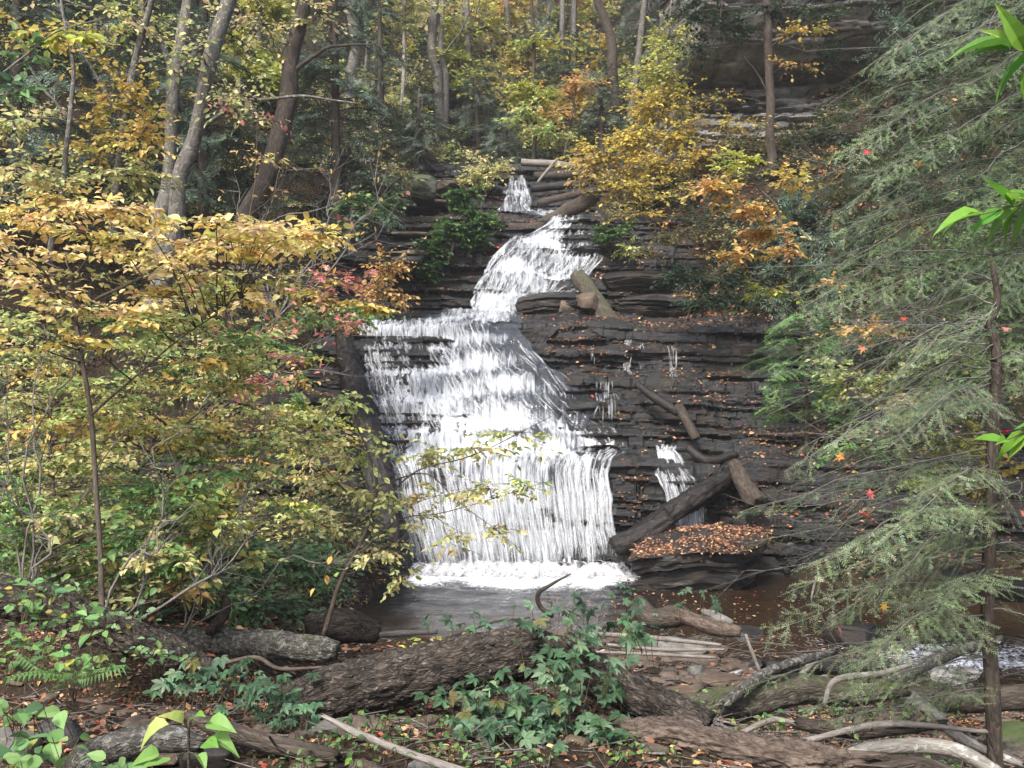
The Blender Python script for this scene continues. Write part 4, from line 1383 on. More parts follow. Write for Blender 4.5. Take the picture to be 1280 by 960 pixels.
woody('paired_trunk_tree', 'pair of grey trunks side by side at top centre left of the yellow tree', 'tree',
      [([(550, 205, 40), (547, 120, 40), (543, 60, 40), (545, -60, 40)], .22, .17), ([(553, 190, 39.8), (557, 120, 39.8), (553, 60, 39.8), (556, -60, 39.8)], .12, .09), ([(545, 80, 40), (575, 40, 39.5), (590, 10, 39)], .05, .02)],
      [fol((540, 10, 39.5), (50, 20), .2, OLIVE, nb=8, nt=5, nl=5, tl=.6, rz=1, br=.016, tw=.006)], 119, 'bark_grey', sides=12)
woody('olive_bush', 'olive yellow bush on the ledge left of the top cascade', 'bush', [([(608, 245, 31.5), (606, 215, 31.5)], .03, .012)],
      [fol((610, 213, 31.3), (34, 18), .13, OLIVE, nb=18, nt=7, nl=6, tl=.35, rz=.8, br=.01, tw=.004), fol((590, 228, 31), (24, 12), .12, OLIVE, nb=8, nt=6, nl=6, tl=.3, rz=.5, br=.01, tw=.004)], 120, 'bark_twig')
woody('rhododendron_bush', 'glossy green bush hanging over the ledges left of the upper fall', 'bush', [([(560, 330, 26.4), (572, 290, 26.6), (590, 255, 26.8)], .04, .015)],
      [fol((px, py, d), (rx, ry), .13, SHINE, nb=nb, nt=6, nl=7, tl=.28, tilt=.5, rz=.6, br=.01, tw=.004, t='oval') for px, py, d, rx, ry, nb in
       ((580, 248, 27, 26, 14, 14), (598, 272, 26.8, 26, 16, 14), (565, 285, 26.6, 30, 16, 16), (545, 312, 26.3, 30, 16, 15), (528, 335, 26.0, 22, 14, 9), (590, 298, 26.6, 24, 12, 8))], 121, 'bark_brown', 'glossy')
woody('laurel_bush', 'dark green bush on the mossy boulder left of the stone steps', 'bush', [([(470, 300, 23.5), (468, 260, 23.5)], .04, .015)],
      [fol((px, py, d), (rx, ry), .11, pal, nb=nb, nt=6, nl=6, tl=.3, tilt=.5, rz=.6, br=.01, tw=.004) for px, py, d, rx, ry, nb, pal in
       ((470, 230, 23.6, 34, 20, 16, FGREEN), (450, 258, 23.3, 30, 18, 12, GREEN), (485, 255, 23.4, 24, 18, 10, SHINE), (430, 280, 23.0, 34, 18, 12, FGREEN), (505, 220, 24.5, 24, 14, 8, FOLIVE))], 122, 'bark_brown', 'glossy')
woody('rusty_shrub', 'low shrub of rusty orange leaves above the left end of the main fall', 'shrub', [([(478, 395, 20.5), (480, 360, 20.5)], .025, .01)],
      [fol((px, py, d), (rx, ry), .1, ORANGE, nb=nb, nt=6, nl=5, tl=.3, tilt=.6, rz=.6, br=.008, tw=.003) for px, py, d, rx, ry, nb in ((485, 335, 20.6, 30, 20, 13), (468, 362, 20.4, 28, 16, 9), (500, 365, 20.6, 18, 12, 5))], 123, 'bark_twig')
woody('bright_fern_bush', 'bright green bush at the right lip of the upper fall', 'bush', [([(775, 330, 26.6), (770, 300, 26.6)], .02, .01)],
      [fol((765, 292, 26.4), (24, 14), .13, SHINE, nb=14, nt=6, nl=6, tl=.3, rz=.5, br=.008, tw=.003), fol((785, 310, 26.4), (22, 12), .12, LIME, nb=6, nt=6, nl=5, tl=.3, rz=.5, br=.008, tw=.003)], 124, 'bark_twig')

# --- right side
woody('cliff_tree', 'slim straight tree standing in front of the grey cliff', 'tree',
      [([(967, 225, 26.5), (963, 150, 26.5), (959, 80, 26.5), (959, 0, 26.5), (960, -80, 26.5)], .13, .09), ([(961, 60, 26.5), (985, 45, 26.2), (1020, 25, 26)], .03, .01), ([(962, 120, 26.5), (945, 90, 26.4), (930, 70, 26.3)], .025, .01)],
      [fol((1000, 38, 26.1), (30, 10), .13, GOLD, nb=7, nt=5, nl=5, tl=.4, rz=.5, br=.008, tw=.003), fol((995, 80, 26.2), (30, 7), .11, ORANGE, nb=5, nt=5, nl=4, tl=.4, rz=.5, br=.008, tw=.003), fol((930, 150, 26.3), (30, 18), .11, GOLD, nb=7, nt=5, nl=5, tl=.4, rz=.5, br=.008, tw=.003), fol((900, 125, 26.5), (24, 9), .11, GOLD, nb=4, nt=5, nl=5, tl=.4, rz=.5, br=.008, tw=.003)],
      125, 'bark_brown', sides=10)
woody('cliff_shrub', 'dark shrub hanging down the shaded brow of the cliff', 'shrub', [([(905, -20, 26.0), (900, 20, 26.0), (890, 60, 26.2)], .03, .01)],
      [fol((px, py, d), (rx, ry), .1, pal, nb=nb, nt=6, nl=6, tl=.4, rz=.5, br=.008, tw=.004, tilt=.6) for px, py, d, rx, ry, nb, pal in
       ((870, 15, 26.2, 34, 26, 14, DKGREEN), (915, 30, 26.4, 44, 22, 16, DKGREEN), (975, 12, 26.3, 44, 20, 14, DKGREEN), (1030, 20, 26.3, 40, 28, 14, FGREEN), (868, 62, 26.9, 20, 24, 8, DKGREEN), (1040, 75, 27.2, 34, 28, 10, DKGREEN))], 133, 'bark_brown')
woody('beech_sapling', 'leaning beech sapling with flat sprays of orange leaves on the right bank', 'sapling',
      [([(1010, 430, 12.4), (995, 370, 12.2), (985, 310, 12.0), (972, 265, 12.0), (948, 235, 12.0), (925, 200, 12)], .025, .008)],
      [fol((px, py, d), (rx, ry), .075, pal, nb=nb, nt=4, nl=7, tl=.2, tilt=.35, rz=.35, br=.003, droop=.1) for px, py, d, rx, ry, nb, pal in
       ((920, 205, 12, 26, 12, 8, YELGRN), (895, 237, 11.9, 42, 9, 12, ORANGE), (930, 258, 11.9, 34, 9, 11, ORANGE), (965, 288, 11.9, 40, 7, 11, ORANGE), (930, 318, 11.9, 34, 6, 9, ORANGE), (985, 310, 12, 24, 8, 5, ORANGE), (1000, 225, 12.1, 34, 14, 7, YEL), (960, 362, 12, 34, 8, 6, YELGRN), (1040, 355, 12.2, 20, 8, 4, ORANGE))],
      126, 'bark_twig')
for k, (nm, lb, base, cl) in enumerate((
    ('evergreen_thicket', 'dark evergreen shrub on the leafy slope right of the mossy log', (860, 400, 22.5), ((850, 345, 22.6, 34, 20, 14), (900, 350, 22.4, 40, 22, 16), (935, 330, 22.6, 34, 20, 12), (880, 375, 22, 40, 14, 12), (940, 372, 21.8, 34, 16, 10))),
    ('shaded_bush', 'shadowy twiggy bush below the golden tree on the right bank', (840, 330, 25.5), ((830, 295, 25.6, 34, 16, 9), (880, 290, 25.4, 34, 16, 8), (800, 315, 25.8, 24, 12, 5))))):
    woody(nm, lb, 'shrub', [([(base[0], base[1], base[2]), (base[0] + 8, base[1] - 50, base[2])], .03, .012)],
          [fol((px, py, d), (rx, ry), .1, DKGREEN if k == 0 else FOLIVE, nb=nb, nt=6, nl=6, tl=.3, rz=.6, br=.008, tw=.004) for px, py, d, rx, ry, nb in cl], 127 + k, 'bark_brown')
woody('yellow_shrub', 'yellow leaved shrub showing behind the hemlock at the right', 'shrub',
      [([(1120, 640, 10.5), (1110, 560, 10.5), (1120, 480, 10.5)], .02, .006), ([(1110, 560, 10.5), (1180, 520, 10.4), (1240, 560, 10.3)], .01, .004)],
      [fol((px, py, d), (rx, ry), .07, pal, nb=nb, nt=6, nl=6, tl=.22, rz=.6, br=.004, tilt=.6) for px, py, d, rx, ry, nb, pal in
       ((1060, 470, 10.6, 50, 30, 11, LIME), (1130, 500, 10.5, 55, 35, 14, OLIVE), (1200, 550, 10.4, 50, 35, 13, YELGRN), (1240, 590, 10.3, 40, 30, 9, GOLD), (1080, 410, 10.8, 40, 16, 7, ORANGE), (1180, 440, 10.6, 60, 30, 12, LIME), (1080, 560, 10.5, 50, 30, 10, GREEN), (1150, 600, 10.4, 60, 30, 10, LIME))],
      131, 'bark_twig')
woody('green_understory_bush', 'mid green bush filling the gap behind both hemlocks at right', 'bush', [([(1150, 470, 14), (1150, 380, 14), (1140, 280, 14)], .04, .012)],
      [fol((px, py, d), (rx, ry), .09, pal, nb=nb, nt=6, nl=6, tl=.3, rz=.8, br=.006, tilt=.6) for px, py, d, rx, ry, nb, pal in
       ((1080, 330, 14, 60, 40, 14, FGREEN), (1180, 330, 14, 70, 45, 16, GREEN), (1250, 380, 13.8, 50, 50, 14, FGREEN), (1100, 420, 13.6, 60, 35, 14, FGREEN), (1210, 450, 13.4, 60, 40, 14, GREEN), (1230, 250, 14.5, 60, 50, 14, FGREEN), (1120, 230, 14.6, 60, 50, 14, FGREEN))], 132, 'bark_brown')

# --- bright compound sprigs at the right edge
SPRIG = [(.17, .36, .045, 3), (.11, .27, .04, 3), (.25, .42, .07, 1), (.32, .4, .1, .6)]


def sprig(name, label, a, b, n, size, seed, up=.2):
    rng = np.random.default_rng(seed)
    wmb, fmb = MB(), MB()
    a, b = P(*a), P(*b)
    c = tube(wmb, [a, (a + b) / 2 + UP * .02, b], [.003, .0012], 5, n=10)
    tube(wmb, [a + np.array([.75, .12, -.12]), a + np.array([.35, .04, .0]), a], [.006, .003], 5, n=12)
    i = np.linspace(1, 9, n).astype(int)
    t = nrm(b - a)
    pos = c[i]
    sd = np.where(np.arange(n) % 2, 1, -1)[:, None]
    dr = t[None] * .8 + np.array([[0, -.25, .55]]) * sd + rng.standard_normal((n, 3)) * .12
    dr[-1] = t
    nor = nrm(np.array([[-.1, -.55, .8]]) + rng.standard_normal((n, 3)) * .35)
    leaves(fmb, pos, dr, nor, size * (.75 + .4 * rng.random(n)), pick(rng, SPRIG, n, .12), 'lance', .5)
    leaves(fmb, pos, dr + rng.standard_normal((n, 3)) * .35 - UP * .2, nor, size * (.5 + .4 * rng.random(n)), pick(rng, SPRIG, n, .12), 'lance', .5)
    o = thing(name, label, 'sprig', a)
    link('stem', wmb, M['bark_twig'], o)
    link('leaves', fmb, M['leaf'], o, False)


sprig('leafy_sprig', 'bright green long leaved sprig poking in at the top right corner', (1345, 96, 2.5), (1262, 62, 2.45), 5, .13, 1)
sprig('leafy_sprig', 'largest bright green sprig with many pointed leaves hanging at the right edge', (1340, 262, 2.5), (1228, 268, 2.42), 8, .115, 2)
sprig('leafy_sprig', 'small bright green sprig against the hemlock trunk at the right edge', (1330, 545, 2.6), (1258, 550, 2.55), 4, .1, 3)


# ------------------------------------------------------------------ hemlocks
HEM = [(.15, .2, .09, 4), (.105, .16, .06, 3), (.24, .29, .17, 2), (.06, .095, .04, 3), (.16, .14, .08, .4)]
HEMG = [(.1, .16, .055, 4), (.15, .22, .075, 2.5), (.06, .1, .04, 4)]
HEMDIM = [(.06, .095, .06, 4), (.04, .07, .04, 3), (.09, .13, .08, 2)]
HEMGREY = [(.09, .12, .085, 4), (.06, .085, .06, 3), (.13, .16, .11, 2)]


def needles(fm, A, B, U, rng, pal, step, nlen, nwid):
    """two flat rows of needles along each twig A->B; U = upper side of each twig's spray"""
    L = np.linalg.norm(B - A, axis=1)
    cnt = np.maximum(2, (L / step).astype(int))
    ti = np.repeat(np.arange(len(A)), cnt)
    k = np.arange(len(ti)) - np.repeat(np.cumsum(cnt) - cnt, cnt)
    f = (k + rng.random(len(ti)) * .7) / cnt[ti]
    t = nrm(B - A)[ti]
    up = nrm(U + rng.standard_normal((len(A), 3)) * .22)[ti]
    s = nrm(np.cross(t, up)) * np.where(k % 2, 1, -1)[:, None]
    d = nrm(s + t * .6 + rng.standard_normal((len(ti), 3)) * .2)
    pos = A[ti] + (B - A)[ti] * f[:, None]
    ln = nlen * (.6 + .5 * rng.random(len(ti))) * (1 - .4 * f)
    w = nrm(np.cross(d, up)) * nwid / 2
    V = np.stack([pos - w * .7, pos + w * .7, pos + d * ln[:, None] + w * .5, pos + d * ln[:, None] - w * .5], 1).reshape(-1, 3)
    F = np.arange(len(ti) * 4).reshape(-1, 4)
    c = pick(rng, pal, len(A), .2)[ti] * (.8 + .4 * rng.random((len(ti), 1)))
    fm.add(V, F, np.repeat(c, 4, 0))


def bough(wm, fm, path, r0, rng, pal, twig_gap, twig_len, sub, step, nlen, nwid, droop=.25, bare=.1):
    """one bough: a drooping flat spray of twigs, turned a little outwards as real ones hang"""
    c = spline(path, 40)
    tube(wm, path, [r0, r0 * .25], 5, n=20, wob=.03 * np.linalg.norm(np.asarray(path[-1]) - np.asarray(path[0])), seed=int(rng.integers(999)))
    seg = np.linalg.norm(np.diff(c, axis=0), axis=1)
    L = seg.sum()
    n = max(4, int(L / twig_gap))
    f = bare + (1 - bare) * (np.arange(n) + rng.random(n) * .6) / n
    idx = f * 39
    i = np.clip(idx.astype(int), 0, 38)
    A = c[i] + (c[i + 1] - c[i]) * (idx - i)[:, None]
    t = nrm(c[np.minimum(i + 1, 39)] - c[np.maximum(i - 1, 0)])
    roll = rng.normal() * .55
    ax = nrm(c[-1] - c[0])
    hs = nrm(np.cross(ax, UP))
    U0 = nrm(UP * math.cos(roll) + hs * math.sin(roll) + ax * .35)
    s = nrm(np.cross(t, np.tile(U0, (n, 1)))) * np.where(np.arange(n) % 2, 1, -1)[:, None]
    D = nrm(s * (.75 + .3 * rng.random((n, 1))) + t * .85 + rng.standard_normal((n, 3)) * .15 - UP * droop * rng.random((n, 1)))
    ln = twig_len * (1.05 - .7 * f) * (.55 + .7 * rng.random(n))
    B = A + D * ln[:, None] - UP * (droop * .3 * ln)[:, None]
    prisms(wm, A, B, r0 * .16 + .0005, .0005)
    Ut = nrm(U0[None] + D * .3 + rng.standard_normal((n, 3)) * .2)
    AA, BB, UU = [A + (B - A) * .06], [B], [Ut]
    if sub:
        m = n * sub
        ti = np.repeat(np.arange(n), sub)
        kk = np.tile(np.arange(sub), n)
        g = (kk + .3 + .5 * rng.random(m)) / sub
        a2 = A[ti] + (B - A)[ti] * g[:, None]
        s2 = nrm(np.cross(D[ti], Ut[ti])) * np.where(kk % 2, 1, -1)[:, None]
        d2 = nrm(s2 * .75 + D[ti] * .85 + rng.standard_normal((m, 3)) * .15 - UP * droop * .5)
        b2 = a2 + d2 * (ln[ti] * (.6 - .38 * g))[:, None]
        AA.append(a2)
        BB.append(b2)
        UU.append(Ut[ti])
    AA.append(c[18:39:1])
    BB.append(c[19:40:1])
    UU.append(np.tile(U0, (21, 1)))
    tone = .7 + .6 * rng.random()
    pal = [tuple(np.array(q[:3]) * tone) + tuple(q[3:]) for q in pal]
    needles(fm, np.vstack(AA), np.vstack(BB), np.vstack(UU), rng, pal, step, nlen, nwid)


def hemlock(name, label, trunk, r, boughs, seed, pal, gap=.06, tlen=.3, sub=3, step=.006, nlen=.013, nwid=.0018, bark='bark_brown', droop=.25, group=None, br=.007, cat='hemlock', dead=0, dead_len=1.0):
    rng = np.random.default_rng(seed)
    wm, bm_, fm = MB(), MB(), MB()
    p = [P(*q) for q in trunk]
    c = tube(wm, p, r, 10, n=40, rough=.1, rfreq=12, wob=.02, seed=seed)
    for b in boughs:
        path = [np.asarray(q) if len(q) == 3 and isinstance(q, np.ndarray) else P(*q) for q in b]
        bough(bm_, fm, path, br, rng, pal, gap, tlen, sub, step, nlen, nwid, droop)
    if dead:
        for _ in range(dead):
            f = int(39 * (.12 + .8 * rng.random()))
            a = c[f]
            az = math.pi * (.75 + .7 * rng.random())
            L = dead_len * (.5 + rng.random())
            b = a + np.array([math.cos(az), math.sin(az) * .8, -.05 + .25 * rng.standard_normal()]) * L
            m = (a + b) / 2 + rng.standard_normal(3) * .06 * L
            cc = tube(bm_, [a, m, b], [br * .7, br * .2], 4, n=14, wob=.05 * L, seed=int(rng.integers(999)))
            i = rng.integers(4, 14, 12)
            e = cc[i] + nrm(nrm(b - a)[None] + rng.standard_normal((12, 3)) * .8) * L * .28 * rng.random((12, 1))
            prisms(bm_, cc[i], e, br * .22, br * .1)
    t = thing(name, label, cat, p[0], group)
    link('trunk', wm, M[bark], t)
    link('branches', bm_, M['bark_twig_grey'], t)
    link('needles', fm, M['needle'], t, False)
    return t


rh = np.random.default_rng(77)
# near hemlock: trunk at the right, boughs sweeping left over the stream
bs = []
for (x0, y0, x1, y1, d1, x2, y2, d2) in ((1236, 560, 1110, 600, 4.7, 925, 640, 4.6), (1234, 610, 1120, 640, 4.9, 930, 680, 5.1), (1236, 540, 1130, 560, 5.2, 960, 620, 5.6), (1240, 470, 1140, 500, 5.2, 1000, 560, 5.5), (1238, 500, 1120, 520, 4.6, 980, 590, 4.4),
                                         (1232, 660, 1130, 690, 4.8, 985, 740, 4.6), (1232, 700, 1140, 720, 5.1, 1000, 760, 5.4), (1230, 740, 1120, 735, 4.8, 960, 790, 4.6), (1230, 790, 1130, 800, 4.9, 930, 860, 4.9), (1230, 820, 1140, 850, 5.1, 1000, 890, 5.3), (1232, 860, 1150, 880, 4.7, 1040, 900, 4.6),
                                         (1236, 430, 1150, 440, 5.3, 1040, 470, 5.8), (1238, 400, 1170, 420, 4.7, 1080, 470, 4.4), (1236, 600, 1260, 620, 4.6, 1330, 660, 4.3), (1236, 520, 1280, 530, 5.3, 1350, 560, 5.6), (1234, 680, 1280, 690, 5.2, 1350, 720, 5.5), (1232, 760, 1290, 780, 4.8, 1360, 820, 4.6), (1238, 450, 1280, 450, 4.8, 1340, 480, 4.6),
                                         (1236, 580, 1180, 610, 4.4, 1090, 690, 4.0), (1234, 640, 1190, 670, 4.4, 1100, 740, 4.0), (1232, 710, 1190, 740, 4.5, 1090, 820, 4.1), (1238, 480, 1190, 500, 4.5, 1110, 560, 4.1), (1230, 840, 1200, 860, 5.4, 1120, 880, 6.0), (1236, 555, 1180, 560, 5.6, 1080, 570, 6.2), (1234, 650, 1170, 650, 5.6, 1060, 690, 6.2), (1240, 380, 1200, 380, 5.2, 1120, 410, 5.5), (1236, 570, 1130, 590, 5.6, 1010, 640, 6.0), (1236, 520, 1150, 530, 5.8, 1040, 580, 6.3), (1234, 630, 1150, 650, 4.3, 1010, 710, 4.0), (1232, 690, 1150, 705, 4.3, 1030, 780, 4.1), (1232, 770, 1160, 775, 4.4, 1060, 850, 4.2), (1230, 800, 1170, 800, 5.6, 1060, 830, 6.0), (1236, 460, 1160, 470, 5.6, 1060, 520, 6.0), (1238, 420, 1180, 430, 4.5, 1110, 480, 4.2), (1234, 600, 1150, 600, 5.0, 1040, 640, 5.0), (1234, 660, 1140, 660, 5.2, 1020, 700, 5.4), (1236, 500, 1160, 510, 5.0, 1060, 540, 5.0), (1232, 730, 1140, 740, 5.2, 1020, 790, 5.5), (1240, 350, 1210, 350, 5.0, 1160, 380, 4.9)):
    bs.append([(x0, y0, 5.0), (x1, y1 - 8, d1), (x2, y2, d2)])
hemlock('young_hemlock', 'young hemlock with a slim dark trunk and pale feathery boughs at the right front', [(1246, 985, 5.0), (1240, 850, 5.0), (1233, 760, 5.0), (1234, 640, 5.0), (1237, 540, 5.0), (1241, 450, 5.0), (1236, 410, 5.0), (1247, 385, 5.0), (1240, 330, 5.0)],
        [.042, .037, .033, .029, .022, .017, .012], bs, 201, HEM, .038, .25, 5, .0048, .0145, .0037, br=.005, droop=.42, dead=26, dead_len=.8)
# larger hemlock behind, trunk outside the frame
bs = []
for k in range(42):
    y = -40 + k * 12.5
    d = 7.4 + 1.8 * rh.random()
    xe = 985 + 150 * rh.random() + (60 if y < 60 else 0)
    ye = y + 40 + 50 * rh.random()
    bs.append([(1370, y - 20 + 10 * rh.random(), 8.4), ((1370 + xe) / 2, y - 10, (8.4 + d) / 2), (xe, ye, d)])
for k in range(14):
    y = -20 + k * 36
    bs.append([(1370, y, 8.4), (1300, y + 10, 7.6), (1190 + 40 * rh.random(), y + 60, 7.0)])
for k in range(16):
    y = -30 + k * 34
    bs.append([(1372, y, 8.4), (1470, y + 5, 8.4 + .8 * rh.standard_normal()), (1600 + 60 * rh.random(), y + 60, 8.4 + 1.6 * rh.standard_normal())])
hemlock('old_hemlock', 'large hemlock whose long green boughs fill the upper right corner', [(1385, 900, 8.4), (1375, 500, 8.4), (1370, 100, 8.4), (1366, -200, 8.4)], [.16, .13, .09], bs, 202, HEM[:2] + HEMG + HEM[3:], .055, .4, 5, .007, .021, .0056, br=.009, droop=.42, dead=26, dead_len=2.2)
# small bright one on the far side of the stream
bs = []
for k in range(16):
    y = 400 + k * 8
    for s in (-1, 1):
        xe = 1000 + s * (30 + 45 * rh.random())
        bs.append([(1003, y, 11.6), ((1003 + xe) / 2, y - 2, 11.6 + .5 * s * rh.random()), (xe, y + 12, 11.6 + .5 * rh.standard_normal())])
hemlock('hemlock_seedling', 'small bright green hemlock on the bank at the right of the dark ledges', [(1010, 570, 11.6), (1006, 480, 11.6), (1000, 390, 11.6)], [.03, .01], bs, 203, [(.13, .26, .08, 3), (.19, .34, .1, 2), (.08, .17, .06, 2)], .06, .3, 4, .011, .026, .01)


def far_hemlock(name, label, x, ytop, ybase, d, rx, seed, pal, nbr=60, skirt=.1, group=None, r=.14):
    """whole hemlock at a distance: drooping boughs with needle sprays as broad flat strokes"""
    rng = np.random.default_rng(seed)
    wm, bm_, fm = MB(), MB(), MB()
    a, b = P(x, ybase, d), P(x + rng.normal() * 6, ytop, d)
    tube(wm, [a, (a + b) / 2, b], [r, r * .7, .03], 8, n=12)
    w = rx / FPX * d
    for k in range(nbr):
        f = skirt + (1 - skirt) * (k + rng.random()) / nbr
        s = a + (b - a) * f
        az = rng.random() * 6.283
        ln = w * (1.08 - .8 * f) * (.6 + .5 * rng.random())
        o = np.array([math.cos(az), math.sin(az), 0])
        bough(bm_, fm, [s, s + o * ln * .55 + UP * .04 * ln, s + o * ln - UP * ln * .22], .02, rng, pal, .13, .8, 4, .035, .1, .03, .5)
    t = thing(name, label, 'hemlock', a, group)
    link('trunk', wm, M['bark_brown'], t)
    link('branches', bm_, M['bark_brown'], t)
    link('needles', fm, M['needle'], t, False)


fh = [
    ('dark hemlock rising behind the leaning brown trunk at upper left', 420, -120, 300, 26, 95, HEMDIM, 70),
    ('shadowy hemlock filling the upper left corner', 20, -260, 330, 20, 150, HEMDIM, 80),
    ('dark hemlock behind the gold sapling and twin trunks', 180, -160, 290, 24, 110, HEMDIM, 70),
    ('grey green hemlock left of the pair of grey trunks', 478, -60, 235, 34, 60, HEMGREY, 60),
    ('low spreading hemlock under the yellow tree', 600, 95, 215, 39, 55, HEMGREY, 45),
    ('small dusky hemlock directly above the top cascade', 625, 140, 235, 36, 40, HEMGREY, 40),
    ('rounded grey green hemlock below the orange maple', 755, 90, 225, 36, 45, HEMGREY, 45),
    ('hazy hemlock at top centre right of the thin dark stem', 700, -80, 130, 46, 65, HEMGREY, 50),
    ('hazy hemlock at top centre behind the golden birch', 800, -90, 110, 42, 60, HEMGREY, 50),
    ('low green hemlock below the cliff at the right bank', 1000, 240, 400, 19, 70, HEMDIM, 45),
    ('broad dark hemlock behind the old hemlock beside the cliff', 1130, -60, 340, 19, 90, HEMDIM, 60),
    ('dark hemlock on the slope at the right edge behind the sprigs', 1260, -60, 420, 17, 110, HEMDIM, 60),
    ('feathery grey hemlock beside the stone steps', 520, 110, 240, 33, 34, HEMGREY, 36),
    ('tall dark hemlock directly behind the twin grey trunks', 255, -220, 280, 22, 100, HEMDIM, 80),
    ('dusky hemlock at the top left edge above the shadowy one', 80, -260, 200, 27, 130, HEMDIM, 80),
    ('hazy hemlock at top centre left of the paired trunks', 500, -120, 170, 44, 70, HEMGREY, 60),
    ('hazy hemlock high on the slope between yellow tree and thin dark stem', 620, -120, 90, 52, 60, HEMGREY, 50),
    ('hemlock crowning the dark brow of the cliff', 940, -160, 40, 33, 80, HEMDIM, 50),
    ('hemlock hanging at the left end of the cliff brow', 862, -80, 120, 34, 36, HEMDIM, 40)]
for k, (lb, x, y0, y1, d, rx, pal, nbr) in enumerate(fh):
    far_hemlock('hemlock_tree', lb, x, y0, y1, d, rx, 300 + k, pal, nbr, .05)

# ------------------------------------------------------------------ far trees up the slope
ft = [
    ('slim_pale_tree', 'slim pale trunk left of the pair of grey trunks', 503, 195, -60, 37, .09, 'bark_pale', OLIVE, 40),
    ('grey_tree', 'stout hazy grey trunk at top left of centre', 438, 210, -60, 36, .26, 'bark_grey', FOLIVE, 0),
    ('leaning_dark_tree', 'dark trunk leaning left in front of the hazy hemlocks at top right of centre', 771, 120, -40, 37, .22, 'bark_brown', ORANGE, 0),
    ('grey_tree', 'grey trunk between the yellow tree and the thin dark stem', 632, 110, -60, 46, .14, 'bark_grey', YELGRN, 50),
    ('slim_pale_tree', 'very thin pale trunk just right of the yellow tree', 594, 80, -60, 47, .08, 'bark_pale', YEL, 50),
    ('yellow_tree', 'bright yellow crowned tree high on the slope above the paired trunks', 530, 45, -90, 46, .1, 'bark_grey', YEL, 130),
    ('orange_tree', 'orange crowned tree high on the slope above the thin dark stem', 690, 70, -60, 50, .09, 'bark_grey', ORANGE, 70),
    ('orange_tree', 'russet crowned tree at the top edge left of the leaning dark trunk', 715, 50, -70, 54, .09, 'bark_grey', ORANGE, 40),
    ('lime_tree', 'light green leaved tree glowing between the twin trunks and leaning trunk', 322, 130, -40, 30, .08, 'bark_grey', YELGRN, 90),
    ('lime_tree', 'light green tree between the leaning brown trunk and the paired trunks', 455, 190, 50, 38, .07, 'bark_grey', LIME, 80),
    ('yellow_tree', 'yellow crowned tree at the top edge right of the thin dark stem', 745, 60, -60, 58, .1, 'bark_grey', GOLD, 70),
    ('yellow_tree', 'dull yellow understory tree below the slim pale trunk', 500, 215, 120, 36, .05, 'bark_grey', OLIVE, 50),
    ('gold_tree', 'golden shrub like tree on the slope left of the paired trunks', 530, 190, 110, 42, .05, 'bark_grey', GOLD, 45)]
for k, (nm, lb, x, y0, y1, d, r, bk, pal, nb) in enumerate(ft):
    lean = -32 if nm.startswith('leaning') else 4
    cl = []
    r2 = np.random.default_rng(400 + k)
    if nb:
        for j in range(5):
            cl.append(fol((x + 26 * r2.standard_normal(), max(min(y0 - 25, y1 + 95 + 38 * r2.standard_normal()), y1 - 10), d - .3 + .6 * r2.standard_normal()), (26 * 40 / d, 15 * 40 / d), .19, pal, nb=nb // 5, nt=6, nl=6, tl=.6, rz=1.1, br=.014, tw=.006))
    woody(nm, lb, 'tree', [([(x, y0 + 25, d), (x + lean * .25, y0 * .6 + y1 * .4, d), (x + lean, y1, d)], r, r * .7)], cl, 420 + k, bk, sides=10)

# undergrowth and far wood, seen only as masses
rng = np.random.default_rng(9)
wm, fm = MB(), MB()
for k in range(620):
    y = 37 + 42 * rng.random() ** .8
    x = (rng.random() - .5) * 1.25 * y
    z = float(H(x, y))
    pal = [FGREEN, FOLIVE, OLIVE, HEMGREY, FOLIVE, GOLD if x > -4 else FGREEN, ORANGE if x > 2 else FOLIVE, YELGRN if x > -8 else FOLIVE, FGREEN, HEMGREY, HEMGREY][rng.integers(11)]
    h = .6 + 2.6 * rng.random() ** 2
    s = .6 + .9 * rng.random()
    foliage(fm, wm, (x, y, z + h), (s * 1.4, s * 1.2, s * .8), rng, 7, 5, 5, .7, .26, pal, 'quad', .6, .2, (x, y, z), br=.02, tw=.008)
    if k % 5 == 0:
        a = np.array([x, y, z - .3])
        b = a + np.array([.6 * rng.standard_normal(), 0, 14])
        tube(wm, [a, (a + b) / 2 + rng.standard_normal(3) * .15, b], [.07 + .1 * rng.random(), .06], 6, n=5, cap=False)
for k in range(230):                                       # thickets on the slope just above the top cascade
    y = 36.2 + 11 * rng.random()
    x = -7 + 13 * rng.random()
    pal = [FGREEN, FOLIVE, OLIVE, HEMGREY, HEMGREY, GOLD, YELGRN, FGREEN, LIME][rng.integers(9)]
    s = .4 + .5 * rng.random()
    z = float(H(x, y))
    foliage(fm, wm, (x, y, z + s * .6), (s * 1.3, s, s * .75), rng, 6, 5, 5, .5, .17, pal, 'quad', .6, .2, (x, y, z), br=.012, tw=.006)
o = stuff('far_woods', fm, M['leaf'], 'hazy mixed autumn woods covering the far slope', False)
link('stems', wm, M['bark_grey'], o)

